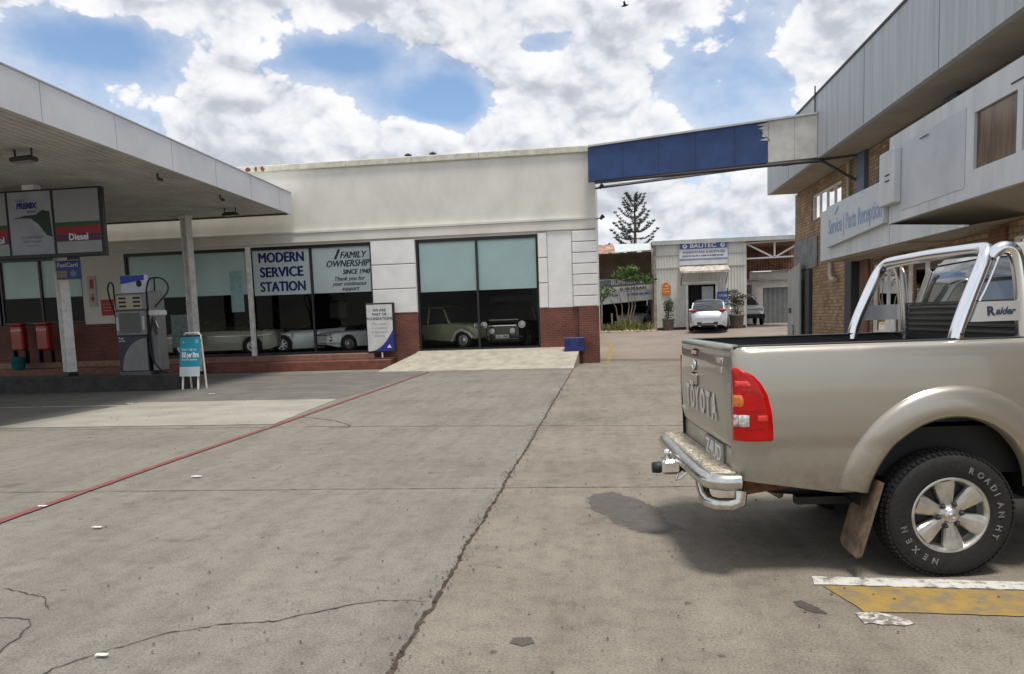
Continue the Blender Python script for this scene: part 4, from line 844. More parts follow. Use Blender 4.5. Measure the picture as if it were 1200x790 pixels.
gr = thing('garage_building', 'low pale garage building with a grey roller door behind the open bay', 'building', (10, 50, YG))
w = MB(); w.box(7.5, 9.95, 50, 50.3, YG, 4.0); w.box(9.95, 12.7, 50, 50.3, 2.98, 4.0); w.box(12.7, 16, 50, 50.3, YG, 4.4); w.box(10.9, 13.2, 50.5, 52, 3.5, 5.0); w.build('wall', mat('garage_plaster', (.46, .44, .40), .8, var=.1), gr)
B(7.5, 16, 49.9, 50.0, 3.42, 3.50).build('ledge', mat('ledge_grey', (.25, .22, .2), .8), gr)
w = MB(); ribs(w, 9.96, 12.69, 50.12, YG, 2.98, .3, .02); w.build('roller_door', mat('roller_grey', (.16, .17, .17), .5, .2), gr); B(8.78, 9.25, 49.96, 50.0, 2.3, 3.2).build('window', mat('dim_pane', (.1, .1, .1), .3), gr)
w = MB(); w.add([(7.5, 49.8, 4.05), (13.2, 49.8, 4.05), (13.2, 54, 4.3), (7.5, 54, 4.3)], [(0, 1, 2, 3)]); w.build('roof', mat('roof_grey', (0, 0, 0)), gr, solid=.05)
hs = thing('far_house', 'distant white house with a red gable seen through the open bay', 'building', (11, 64, YG)); w = MB(); w.box(9.6, 11.6, 62, 66, YG, 5.2); w.build('wall', white_paint, hs)
MB().prism([(9.3, 61.9, 5.3), (11.4, 61.9, 4.2), (11.6, 61.9, 4.5), (9.3, 61.9, 5.75)], (0, 4.2, 0)).build('roof', mat('rust_red_roof', (.32, .10, .06), .8), hs)
MB().box(9.75, 10.1, 61.9, 61.99, 3.9, 4.9).build('window', mat('dim_pane', (0, 0, 0)), hs)
# old brick building on the left
ob = thing('old_shed', 'old brown brick shed with a rusty roof corner behind the flower bed', 'building', (1, 41.5, YG))
w = MB(); w.box(-3, .45, 41.3, 41.6, 3.5, 4.9); w.box(.45, 2.45, 41.3, 41.6, 2.4, 4.9); w.box(-3, -2.7, 41.6, 50, YG, 4.9); w.build('wall', brick('brick_dull', (.16, .10, .06), (.12, .075, .045), (.12, .1, .08)), ob)
B(-3, .42, 41.32, 41.42, 3.5, 4.6).build('window', mat('shed_pane', (.28, .33, .38), .25), ob)
w = MB(); w.add([(-3, 40.2, 4.84), (.5, 40.2, 4.84), (.42, 41.2, 5.36), (-3, 41.2, 5.36)], [(0, 1, 2, 3)]); w.build('rusty_roof', mat('rust_sheet', (.34, .20, .15), .8, var=.45, scale=3.5), ob, solid=.03)
w = MB(); w.add([(.52, 40.2, 4.84), (2.42, 40.2, 4.90), (2.42, 41.2, 5.32), (.44, 41.2, 5.36)], [(0, 1, 2, 3)]); w.build('pale_roof', mat('pale_sheet', (.52, .56, .55), .6), ob, solid=.03)
w = MB(); w.box(-3, 2.45, 47, 47.1, YG, 3.6); w.box(-2.9, 2.45, 41.7, 47, 3.3, 3.4); w.build('dark_interior', mat('void', (.008, .008, .008), .95), ob)
B(-.5, .55, 41.0, 41.1, 3.4, 3.5).build('white_rail', white_paint, ob)
fb = thing('faded_signboard', 'wide faded grey and white signboard behind the garden shrub', 'sign', (1, 39.9, 2.8))
mb = MB(); mb.prism([(-.45, 40.6, 2.14), (2.45, 40.6, 2.34), (2.45, 40.6, 3.60), (-.45, 40.6, 3.44)], (0, .06, 0)); mb.build('board', mat('old_board', (.42, .44, .45), .7, var=.1, scale=2), fb)
mb = MB(); mb.prism([(-.4, 40.595, 3.04), (2.43, 40.595, 3.16), (2.43, 40.595, 3.58), (-.4, 40.595, 3.42)], (0, .004, 0)); mb.build('dark_band', mat('old_dark', (.14, .15, .17), .7), fb)
mb = MB(); mb.prism([(-.4, 40.595, 2.78), (2.43, 40.595, 2.88), (2.43, 40.595, 3.15), (-.4, 40.595, 3.03)], (0, .004, 0)); mb.build('pale_band', mat('old_pale', (.62, .62, .60), .7), fb)
text('BUNICLY', .38, mat('old_letter', (.5, .5, .5), .7), fb, (.25, 40.58, 3.17), xd=(1, 0, .04), width=1.35, bold=.006); text('SUBURBAN', .2, mat('old_ink', (.06, .07, .08), .7), fb, (.7, 40.58, 2.87), xd=(1, 0, .04), width=1.4, bold=.006)
mb = MB(); mb.lathe([(.05, 0), (.16, 0), (.16, .004), (.05, .004)], (2.12, 40.585, 3.38), 'y', 16); mb.prism([(1.7, 40.585, 3.22), (2.1, 40.585, 3.24), (2.05, 40.585, 3.5)], (0, .004, 0)); mb.build('emblem', MAT['old_pale'], fb)
lines(fb, sbl, [(1.5, 2.7, .38), (.7, 1.0, .36)], (-.4, 40.59, 2.2), (1, 0, .02), h=.1)
# far ground cover behind the yard
wl2 = B(-60, -3.2, 44, 44.3, YG-.1, 3.0).build('boundary_wall', plaster); tag(wl2, 'plain plastered boundary wall behind the shop', 'wall')

# ------------------------------------------------------------------ plants
bark = mat('bark', (.13, .10, .08), .9, var=.25, scale=9); pbark = mat('pale_bark', (.24, .21, .17), .9, var=.2, scale=9)
leaf_g = mat('leaf_green', (.075, .135, .028), .6, var=.5, scale=3.5); leaf_d = mat('leaf_dark', (.020, .036, .018), .7, var=.45, scale=2.5); leaf_y = mat('leaf_yellow', (.17, .17, .045), .7, var=.45, scale=7); leaf_gr = mat('leaf_grey', (.10, .12, .07), .7, var=.4, scale=6)
# Norfolk pine
np_ = thing('norfolk_pine', 'tall dark conifer with upturned tiered branches behind the workshop roof', 'tree', (3.05, 80, 0))
MB().tube([(0, 0, 0), (0, 0, 7), (0.05, 0, 10.5), (0, 0, 13.2)], [.30, .20, .13, .05], 8).build('trunk', bark, np_, True)
r = random.Random(12); crown = MB(); br_ = MB(); z = 7.2; k = 0
while z < 13.3:
    R_ = 3.0*(1-((z-7.2)/7.2))**.60*(1.0 if z < 12.7 else .8); n = 6 if z < 11 else 5
    for i in range(n):
        if r.random() < .16: continue
        a = i*2*PI/n+k*.7+r.uniform(-.2, .2); L = R_*r.uniform(.75, 1.1); pts = []
        lift = .30 + .5*max(0, (z-9.3)/4)
        for q_ in range(9):
            f = q_/8; pts.append(Vector((math.cos(a)*L*f, math.sin(a)*L*f, z+L*(lift*f*f+.04*f) - (.10*L*math.sin(f*PI)))))
        br_.tube(pts, [.05*(1-f/9)+.012 for f in range(9)], 5)
        for q_ in range(1, 9):
            f = q_/8
            if f < .25: continue
            p = pts[q_]; m = int((44 if z < 10.2 else 26)*f if f > .4 else (16 if z < 10.2 else 5))
            for _ in range(m):
                d = Vector((r.gauss(0, 1), r.gauss(0, 1), abs(r.gauss(0, .6))+.2)).normalized(); c = p+Vector((r.gauss(0, .07), r.gauss(0, .07), r.gauss(0, .04)))
                l = r.uniform(.10, .26); qv = d.orthogonal().normalized()*.035
                crown.add([c-qv, c+qv, c+d*l+qv*.5, c+d*l-qv*.5], [(0, 1, 2, 3)])
    z += r.uniform(.62, .80)*(1 if z < 11 else .75); k += 1
br_.build('branches', bark, np_, True); crown.build('crown', leaf_d, np_, True)
# shrub tree in front of the signboard
sh = thing('garden_shrub', 'multi-stemmed shrub with a flat green crown in front of the faded signboard', 'shrub', (1.1, 39.6, YG))
r = random.Random(4); tk = MB()
for (a, b_, c) in ((-.5, .1, 2.2), (-.05, 0, 2.7), (.35, .1, 2.5), (-.9, .1, 1.7), (.15, -.1, 2.9)):
    tk.tube([(a*.25, b_, 0), (a*.6, b_, .7), (a*.8+.1, b_, 1.3), (a, b_, c)], [.05, .04, .03, .018], 6)
tk.build('stems', pbark, sh, True)
cr2 = MB()
for (x, y, z, rx, ry, rz_, n) in ((.1, 0, 3.2, .55, .5, .18, 260), (-.35, 0, 2.95, .5, .5, .22, 260), (.75, .1, 2.75, .55, .5, .20, 240), (-1.05, .1, 2.1, .45, .4, .35, 200), (.25, 0, 2.75, .6, .5, .18, 220), (1.1, 0, 2.62, .35, .4, .16, 110), (-1.4, .1, 1.75, .25, .3, .25, 80)):
    leaves(cr2, x, y, z, rx, ry, rz_, n, .17, r, .2, .4)
cr2.build('crown', leaf_g, sh, True)
# far crown behind the shed
r = random.Random(8)
bd_ = thing('flower_bed', 'stone-edged bed of spiky yellow-green plants behind the shop corner', 'flower bed', (1, 39, YG))
mb = MB()
for k in range(34):
    x = -.6+k*.093+r.uniform(-.03, .03); s_ = r.uniform(.06, .14); y = 38.55+r.uniform(-.1, .1)
    mb.grid([[(x+s_*math.cos(q_*PI/3)*math.cos(v), y+s_*.8*math.sin(q_*PI/3)*math.cos(v), YG-.02+s_*.9*math.sin(v)+.02) for q_ in range(6)] for v in (-.3, .4, 1.0, 1.5)], False, True)
mb.build('stone_edging', mat('edging_stone', (.40, .33, .23), .9, var=.3, scale=6), bd_)
mb = MB()
for k in range(420):
    x = r.uniform(-.3, 2.3); y = r.uniform(38.7, 39.5); h = r.uniform(.25, .75)*(1-.35*abs(x-1)/1.3); a = r.uniform(0, 6.28); l = r.uniform(.1, .35); w_ = .022
    mb.add([(x-w_, y, YG), (x+w_, y, YG), (x+math.cos(a)*l*.5+w_, y+math.sin(a)*l*.5, YG+h*.7), (x+math.cos(a)*l, y+math.sin(a)*l, YG+h), (x+math.cos(a)*l*.5-w_, y+math.sin(a)*l*.5, YG+h*.7)], [(0, 1, 2, 3, 4)])
mb.build('spiky_leaves', leaf_y, bd_)
mb = MB()
for k in range(26): x = r.uniform(-.5, 2.3); mb.tube([(x, 38.8, YG), (x+r.uniform(-.1, .1), 38.8, YG+r.uniform(.02, .12))], .06, 5)
mb.each('stone', MAT['edging_stone'], bd_)
pst = thing('wooden_post', 'short thin post at the left end of the flower bed', 'post', (-.28, 38.9, YG)); MB().tube([(0, 0, 0), (0.03, 0, 1.6)], .05, 8).build('pole', pbark, pst, True); MB().box(-.07, .1, -.07, .07, 1.6, 1.64).build('cap', pbark, pst, True)
pst = thing('wooden_post', 'short grey stake among the plants of the flower bed', 'post', (.28, 38.95, YG)); MB().tube([(0, 0, 0), (-.03, 0, .95)], .045, 8).build('pole', pbark, pst, True); MB().box(-.08, .02, -.05, .05, .95, .98).build('cap', pbark, pst, True)
potm = mat('pot_concrete', (.17, .16, .14), .9, var=.15, scale=5)
def potted(x, y, rad, h, lab, seed, hh, spread, n):
    t_ = thing('potted_plant', lab, 'potted plant', (x, y, YG), 0, 'potted plants by the workshop door')
    MB().lathe([(0, 0), (rad*.78, 0), (rad*.95, h*.85), (rad*1.05, h*.86), (rad*1.05, h), (rad*.9, h), (rad*.88, h*.9), (0, h*.9)], (0, 0, 0), 'z', 16).build('pot', potm, t_, True)
    r = random.Random(seed); s_ = MB(); l = MB()
    for k in range(6):
        a = r.uniform(0, 6.28); q_ = r.uniform(.2, 1)*spread; top = h+hh*r.uniform(.6, 1)
        s_.tube([(0, 0, h*.9), (math.cos(a)*q_*.4, math.sin(a)*q_*.4, h+hh*.4), (math.cos(a)*q_, math.sin(a)*q_, top)], [.02, .015, .008], 5)
        leaves(l, math.cos(a)*q_, math.sin(a)*q_, top, .18, .18, .14, n//10, .16, r, .1, .35); leaves(l, math.cos(a)*q_*.6, math.sin(a)*q_*.6, h+hh*.5, .2, .2, .22, n//12, .16, r, .1, .35)
    leaves(l, 0, 0, h+.1, rad, rad, .2, n//6, .14, r, .2, .4)
    s_.build('stems', bark, t_, True); l.build('foliage', leaf_gr, t_, True)
potted(3.13, 39.4, .31, .62, 'shrub in a square-shouldered grey pot left of the silver hatchback', 3, 1.0, .38, 420)
potted(6.55, 39.4, .38, .72, 'bushy plant in a wide pot right of the silver hatchback', 6, 1.15, .5, 560)
# bird
bd2 = thing('flying_bird', 'small dark bird high in the sky at the top of the picture', 'bird', (1.22, 40, 17.1))
mb = MB(); mb.tube([(-.18, 0, -.02), (-.05, 0, 0), (.1, 0, .02), (.2, 0, .05)], [.01, .05, .05, .015], 8); mb.add([(-.05, 0, .03), (.08, 0, .03), (.0, .35, .16), (-.08, .3, .12)], [(0, 1, 2, 3)]); mb.add([(-.05, 0, .03), (.08, 0, .03), (.0, -.35, .12), (-.08, -.3, .08)], [(0, 1, 2, 3)])
mb.build('body', black_m, bd2, True)

# ------------------------------------------------------------------ small cars
def interp(T, x):
    if x <= T[0][0]: return T[0][1]
    for (a, u), (b_, v) in zip(T, T[1:]):
        if x <= b_:
            k = (x-a)/(b_-a); k = k*k*(3-2*k)*.5+k*.5; return u+(v-u)*k
    return T[-1][1]
def wheel(parent, x, y, r_, w_, rimm, hub='spokes', side=-1):
    t_ = MB().lathe([(r_*.62, -w_/2), (r_*.8, -w_/2-.008), (r_*.95, -w_/2+.01), (r_, -w_/2+.04), (r_, w_/2-.04), (r_*.95, w_/2), (r_*.62, w_/2)], (x, y, r_), 'y', 28).build('wheel', rubber, parent, True)
    s = side; o = y+s*w_/2
    d = MB(); d.lathe([(0, -.001), (r_*.62, -.001)], (x, o-s*.03, r_), 'y', 24)
    if hub == 'spokes':
        d.build('hub_disc', black_m, t_, True); sp_ = MB(); sp_.lathe([(r_*.56, -s*.02), (r_*.60, s*.005), (r_*.64, -s*.02)], (x, o, r_), 'y', 24)
        for k in range(7):
            a = k*2*PI/7; c_, s2 = math.cos(a), math.sin(a); ww = r_*.07
            sp_.prism([(x-s2*ww, o-s*.012, r_+c_*ww), (x+s2*ww, o-s*.012, r_-c_*ww), (x+s2*ww*.8+c_*r_*.58, o-s*.012, r_-c_*ww*.8+s2*r_*.58), (x-s2*ww*.8+c_*r_*.58, o-s*.012, r_+c_*ww*.8+s2*r_*.58)], (0, s*.012, 0))
        sp_.build('rim', rimm, t_, True)
    else:
        d.build('hub_disc', black_m, t_, True); MB().lathe([(0, s*.03), (r_*.22, s*.03), (r_*.3, s*.005), (r_*.5, -s*.005), (r_*.60, s*.01), (r_*.64, -s*.02)], (x, o, r_), 'y', 24).build('rim', rimm, t_, True)
    return t_
def car(name, lab, loc, rz, paint, L, Wd, deck, roof, belt, xw, rw, zb=.2, hub='spokes', rimm=None, round_=.18, group=None, roofm=None, pillars=(), cat='car'):
    rimm = rimm or alloy; c_ = thing(name, lab, cat, loc, rz, group); hw = Wd/2
    def plan(x):
        e_ = L/2-abs(x); return 1-.30*max(0, 1-e_/(L*.16))**2.2
    def base(x):
        z = zb+.10*max(0, 1-(L/2-abs(x))/.35)
        for q_ in xw:
            d = abs(x-q_); R_ = rw*1.17
            if d < R_: z = max(z, rw+math.sqrt(R_*R_-d*d))
        return z
    xs = sorted(set([round(-L/2+L*k/44, 4) for k in range(45)]+[round(q_+s*rw*1.17*f, 4) for q_ in xw for s in (-1, 1) for f in (.999, 1.001, .97, .88, .7, .4)]))
    rows = []
    for x in xs:
        w_ = hw*plan(x); b0 = base(x); dz = interp(deck, x); dz = max(dz, b0+.03)
        half = [(w_*a, b0+(dz-.03-b0)*t_) for a, t_ in ((.955, 0), (.99, .15), (1, .42), (.99, .68), (.975, .86), (.93, .97))]+[(w_*.84, dz), (w_*.5, dz+.018), (0, dz+.025)]
        rows.append([(x, -y, z) for y, z in half]+[(x, y, z) for y, z in half[::-1][1:]])
    sh_ = MB(); sh_.grid(rows, True); sh_.add(rows[0], [tuple(range(len(rows[0])))]); sh_.add(rows[-1], [tuple(range(len(rows[0])-1, -1, -1))])
    sh_.build('body', paint, c_, True)
    fl = MB(); fl.box(-L/2+.12, L/2-.12, -hw*.72, hw*.72, zb+.02, zb+.32); fl.build('underbody', black_m, c_, True)
    if roof:
        x0, x1 = roof[0][0], roof[-1][0]; n = 22; rows = []; rr_ = []
        top = max(z for _, z in roof)
        for k in range(n+1):
            x = x0+(x1-x0)*k/n; zr = interp(roof, x); zbt = interp(belt, x)-.02; w_ = hw*plan(x)
            h_ = max(.001, zr-zbt); f = min(1, h_/(top-interp(belt, 0)+.001)); wt = w_*(.86-.16*f)
            rows.append([(x, -w_*.90, zbt), (x, -wt-.02, zr-.06*f), (x, -wt*.86, zr), (x, 0, zr+.02*f), (x, wt*.86, zr), (x, wt+.02, zr-.06*f), (x, w_*.90, zbt)])
            if zr > top-.07: rr_.append([(x, -wt-.025, zr-.05), (x, -wt*.86, zr+.012), (x, 0, zr+.034), (x, wt*.86, zr+.012), (x, wt+.025, zr-.05)])
        gh = MB(); gh.grid(rows, True); gh.build('windows', glass_car, c_, True)
        if len(rr_) > 1: MB().grid(rr_, True).build('roof', roofm or paint, c_, True)
        pb = MB()
        for (xb, xt) in pillars:
            for s in (-1, 1):
                wb_ = hw*plan(xb)*.905; zt = interp(roof, xt); f = min(1, (zt-interp(belt, xt))/(top-interp(belt, 0)+.001)); wt_ = hw*plan(xt)*(.86-.16*f)+.025
                pb.tube([(xb, s*wb_, interp(belt, xb)-.02), (xt, s*wt_, zt-.045)], .032, 6)
        if pillars: pb.each('pillar', roofm or paint, c_, True)
    for q_ in xw:
        for s in (-1, 1): wheel(c_, q_, s*(hw-.09), rw, .19, rimm, hub, s)
    return c_
def lampd(c_, name, x, y, z, r_, m, d=1, ring=True):
    o = MB().lathe([(0, d*.035), (r_*.6, d*.03), (r_*.93, d*.01), (r_, 0)], (x, y, z), 'x', 18).build(name, m, c_, True)
    if ring: MB().lathe([(r_, 0), (r_*1.1, d*.015), (r_*1.18, -d*.01)], (x, y, z), 'x', 18).build('bezel', chrome, o, True)
    return o
# silver hatchback by the workshop (seen from behind)
silverp = mat('silver_paint', (.56, .58, .62), .3, .55, var=.02, coat=.8)
deck = [(-2.13, .62), (-2.08, .85), (-1.85, 1.0), (-1.0, 1.0), (.9, .96), (1.2, .90), (1.9, .74), (2.15, .5)]
sc_ = car('hatchback_car', 'silver hatchback parked with its rear to us in front of the white workshop', (5.02, 38.0, .69), R(80), silverp, 4.3, 1.78, deck,
          [(-1.98, .98), (-1.75, 1.22), (-1.45, 1.40), (-.8, 1.47), (.1, 1.47), (.6, 1.30), (1.15, .92)], [(-2, .98), (1.2, .92)], (-1.27, 1.30), .315, pillars=((-1.85, -1.5), (-1.25, -1.2), (-.1, -.2), (1.1, .35)))
for s in (-1, 1):
    MB().box(-2.07, -1.80, s*.52, s*.83, .93, 1.02, .03).build('tail_light', redlens, sc_, True)
    MB().box(.62, .80, s*.90, s*1.04, .95, 1.07, .03).build('mirror', silverp, sc_, True)
    MB().box(-2.15, -2.0, s*.3, s*.42, .22, .28, .02).build('exhaust', chrome_d, sc_, True)
MB().box(-2.17, -2.02, -.50, .50, .30, .46, .04).build('lower_bumper', plast_b, sc_, True)
pl_ = MB().box(-2.185, -2.171, -.27, .27, .38, .49).build('number_plate', mat('plate_pale', (.62, .62, .58), .5), sc_, True)
# white pickup facing us, behind the pot plant
whitep = mat('white_car_paint', (.66, .68, .66), .3, var=.03, coat=.6)
deck = [(-2.4, .8), (-2.35, 1.15), (.4, 1.18), (.9, 1.18), (1.5, 1.15), (2.1, 1.08), (2.3, .8)]
wt = car('offroad_car', 'white four-wheel drive facing us behind the right pot plant', (8.35, 47.5, .70), R(-93), whitep, 4.6, 1.80, deck,
         [(-2.25, 1.14), (-2.1, 1.70), (-1.5, 1.78), (.1, 1.76), (.45, 1.5), (.75, 1.16)], [(-2.3, 1.14), (1, 1.16)], (-1.4, 1.40), .38, zb=.38, pillars=((.75, .15), (-.4, -.4), (-1.4, -1.4), (-2.2, -2.1)), hub='disc')
for s in (-1, 1): MB().box(2.10, 2.26, s*.50, s*.80, .84, 1.0, .03).build('headlight', clearl, wt, True)
MB().box(2.14, 2.25, -.48, .48, .76, .93, .02).build('grille', plast_b, wt, True); MB().box(2.2, 2.42, -.88, .88, .40, .66, .04).build('bumper', plast_b, wt, True)
# white thing in the dark under the signboard
wv = car('small_car', 'white car half hidden in the dark shed behind the flower bed', (1.95, 44.5, .7), R(-115), whitep, 3.9, 1.6, [(-1.95, .6), (-1.8, .9), (1, .95), (1.7, .85), (1.95, .6)], [(-1.8, .9), (-1.4, 1.35), (.2, 1.38), (.9, .95)], [(-2, .93), (2, .93)], (-1.2, 1.2), .3, pillars=((-1.6, -1.3), (.8, .1)), hub='disc')
for s in (-1, 1): lampd(wv, 'headlight', 1.93, s*.5, .68, .09, clearl)
# showroom cars
FLR = .555
oldw = mat('old_white_paint', (.80, .82, .78), .3, var=.04, coat=.6); creamp = mat('cream_paint', (.50, .48, .39), .35, var=.05, coat=.4); olivep = mat('olive_paint', (.24, .255, .15), .35, var=.05, coat=.4); blackp = mat('black_car_paint', (.012, .012, .014), .15, coat=1)
sp = car('sports_coupe', 'silver sports coupe with bright alloy wheels in the window under the words Modern Service Station', (-11.95, 29.75, FLR), R(206), mat('sports_silver', (.82, .84, .82), .3, .1, var=.02, coat=.8), 4.4, 1.84,
         [(-2.2, .55), (-2.0, .88), (-1.2, .95), (.4, .90), (.9, .88), (1.6, .74), (2.05, .55), (2.2, .38)], [(-1.9, .90), (-1.0, 1.22), (-.3, 1.28), (.2, 1.2), (.95, .86)], [(-2, .92), (1, .88)], (-1.28, 1.38), .33, zb=.15, pillars=((-1.4, -1.0), (.9, .25)), roofm=blackp)
for s in (-1, 1):
    h_ = MB(); P = [(1.80, s*.50, .50), (1.93, s*.60, .54), (1.80, s*.78, .66), (1.50, s*.84, .76), (1.35, s*.76, .80), (1.5, s*.62, .74)]
    h_.prism([(x, y, z+.015) for x, y, z in P], (.03, s*.03, .02)); h_.build('headlight', clearl, sp, True)
MB().box(2.08, 2.19, -.42, .42, .38, .54, .04).build('grille', plast_b, sp, True); MB().box(2.1, 2.2, -.70, .70, .18, .30, .03).build('air_intake', plast_b, sp, True); MB().box(2.195, 2.21, -.26, .26, .30, .40).build('number_plate', MAT['plate_pale'], sp, True)
rd = car('roadster', 'old white open roadster with round headlights in the window beside the notice board', (-9.58, 29.08, FLR), R(228), oldw, 3.95, 1.54,
         [(-1.95, .5), (-1.85, .74), (-1.2, .80), (-.3, .80), (.5, .80), (1.2, .78), (1.7, .74), (1.93, .62)], None, None, (-1.15, 1.18), .30, zb=.2, hub='disc')
MB().box(1.86, 1.95, -.40, .40, .46, .66, .02).build('grille', chrome_d, rd, True)
gb_ = MB(); gb_.box(1.955, 1.962, -.36, .36, .49, .63); gb_.build('grille_opening', mat('grille_dark', (.05, .05, .05), .5), rd, True)
MB().tube([(1.55, -.78, .40), (1.93, -.68, .40), (2.02, -.4, .40), (2.04, 0, .40), (2.02, .4, .40), (1.93, .68, .40), (1.55, .78, .40)], .045, 8).build('bumper', oldw, rd, True)
for s in (-1, 1):
    lampd(rd, 'headlight', 1.86, s*.58, .62, .095, clearl); MB().box(1.84, 1.93, s*.52, s*.68, .43, .50, .01).build('indicator', mat('dim_lens', (.10, .09, .08), .2), rd, True)
MB().prism([(.62, -.62, .80), (.62, .62, .80), (.35, .55, 1.12), (.35, -.55, 1.12)], (.015, 0, .01)).build('windscreen', glass_car, rd, True)
MB().tube([(.62, -.62, .80), (.35, -.55, 1.13), (.35, .55, 1.13), (.62, .62, .80)], .015, 6).build('windscreen_frame', chrome_d, rd, True)
for s in (-1, 1): MB().box(-.75, -.25, s*.12, s*.52, .6, 1.0, .06).build('seat', mat('seat_pink', (.25, .2, .19), .6), rd, True)
MB().box(-1.3, -.2, .2 if False else -.62, .62, .805, .83).build('cockpit', plast_b, rd, True)
MB().box(.1, .5, -.50, -.15, .80, .92, .03).build('dashboard', plast_b, rd, True)
cc = car('classic_saloon', 'cream classic saloon with a black roof, left of the white window post', (-15.1, 28.2, FLR), R(185), creamp, 4.6, 1.7,
         [(-2.3, .6), (-2.2, .92), (-1.0, .98), (.8, .98), (1.8, .94), (2.28, .75)], [(-1.7, .96), (-1.25, 1.38), (-.5, 1.45), (.3, 1.42), (.9, .97)], [(-2, .96), (1.2, .98)], (-1.4, 1.35), .33, pillars=((-1.5, -1.2), (-.3, -.3), (.85, .35)), hub='disc', roofm=blackp)
cs = MB(); cs.box(-2.2, 2.2, -.862, -.852, .74, .76); cs.box(-2.2, 2.2, .852, .862, .74, .76); cs.each('side_trim', chrome_d, cc, True)
for s in (-1, 1): lampd(cc, 'headlight', 2.2, s*.55, .72, .1, clearl)
oc = car('vintage_car', 'olive vintage car with its cab door to the window in the left showroom door', (-6.0, 28.3, FLR), R(-28), olivep, 3.6, 1.5,
         [(-1.8, .7), (-1.7, .95), (.3, .98), (.6, .96), (1.5, .92), (1.75, .8)], [(-1.75, .95), (-1.6, 1.50), (-1.2, 1.60), (.1, 1.58), (.38, 1.45), (.62, .97)], [(-1.8, .95), (.7, .97)], (-1.05, 1.25), .33, pillars=((.55, .25), (-.5, -.5), (-1.4, -1.4)), hub='disc', zb=.3)
MB().tube([(.75, -.78, .3), (1.0, -.84, .62), (1.3, -.85, .72), (1.6, -.84, .6), (1.75, -.80, .42)], .06, 8).build('mudguard', creamp, oc, True)
MB().tube([(-.9, -.83, .36), (.1, -.84, .30), (.75, -.80, .26)], .04, 6).build('running_board', chrome_d, oc, True)
for s in (-1, 1): lampd(oc, 'headlight', 1.7, s*.5, .85, .1, clearl)
kc = car('classic_car', 'black classic car facing out through the right showroom door, round headlights and spotlights', (-3.6, 29.1, FLR), R(-96), blackp, 3.7, 1.72,
         [(-1.8, .7), (-1.7, .98), (.5, 1.0), (1.3, 1.0), (1.7, .96), (1.84, .8)], [(-1.6, .98), (-1.2, 1.46), (-.3, 1.52), (.2, 1.48), (.62, 1.0)], [(-1.7, .98), (.8, 1.0)], (-1.15, 1.15), .3, pillars=((.55, .1), (-.5, -.5)), hub='disc')
for s in (-1, 1):
    lampd(kc, 'headlight', 1.84, s*.72, .84, .115, clearl); lampd(kc, 'spotlight', 1.93, s*.38, .62, .09, clearl)
kb = MB(); kb.box(1.86, 1.88, -.52, .52, .80, .825); kb.build('chrome_strip', chrome, kc, True); MB().box(1.62, 1.70, -.55, .55, 1.0, 1.04).build('bonnet_edge', mat('dull_strip', (.30, .28, .22), .4), kc, True)
MB().box(1.84, 1.93, -.78, .78, .36, .44, .03).build('bumper', steel_dk, kc, True)
kp = MB().box(1.94, 1.955, -.25, .25, .36, .48).build('number_plate', mat('plate_white', (.75, .75, .72), .5), kc, True)
text('CA 1960', .10, ink, kp, (1.957, -.22, .385), xd=(0, 1, 0), width=.44, bold=.003, local=True)

# ------------------------------------------------------------------ the pickup in the foreground
tk = thing('pickup_truck', 'large champagne coloured pickup with a chrome roll bar in the right foreground', 'pickup truck', (.685, 5.478, 0), .0998)
YS = [(.50, .800), (.60, .822), (.70, .840), (.78, .846), (.83, .848), (.875, .862), (1.0, .868), (1.15, .866), (1.28, .858), (1.36, .848), (1.405, .836), (1.428, .820), (1.436, .800)]
def lin(T, x):
    if x <= T[0][0]: return T[0][1]
    for (a, u), (b_, v) in zip(T, T[1:]):
        if x <= b_: return u+(v-u)*(x-a)/(b_-a)
    return T[-1][1]
CORN = [(-.010, .100), (-.006, .080), (.004, .058), (.018, .040), (.038, .024), (.065, .012), (.10, .004), (.14, 0)]
AX, AZ, ARX, ARZ = 1.285, .44, .56, .62
def zbot(x, ax=AX):
    z = .625-.10*min(1, max(0, x)/.62)
    d = abs(x-ax)
    if d < ARX: z = max(z, AZ+ARZ*math.sqrt(1-(d/ARX)**2))
    return z
def sidepanel(x0, x1, s, ztop=1.436, corner=False, arch=None, n=40):
    xs = [(a, b_) for a, b_ in CORN] if corner else []
    ex_ = sorted(set([round(x0+(x1-x0)*k/n, 4) for k in range(n+1)]+([round(arch+d*ARX*f, 4) for d in (-1, 1) for f in (.9999, 1.0003, .99, .96, .9, .8, .6) if x0 <= arch+d*ARX*f <= x1] if arch else [])))
    xs += [(x, 0) for x in ex_ if not corner or x > .15]
    rows = []
    for x, dy in xs:
        zb_ = zbot(x, arch or 99); row = []
        for k in range(25):
            f = k/24; z = zb_+(ztop-zb_)*f
            if f > .75: z = ztop-(ztop-zb_)*.25*((1-f)/.25)**1.5
            dish = 0
            row.append((x, s*(lin(YS, z)-dy-dish), z))
        rows.append(row)
    return MB().grid(rows, True)
bed = sidepanel(0, 1.80, -1, corner=True, arch=AX)
bedo = bed.build('bed_side', truckp, tk, True); sidepanel(0, 1.80, 1, corner=True, arch=AX).build('bed_side', truckp, tk, True)
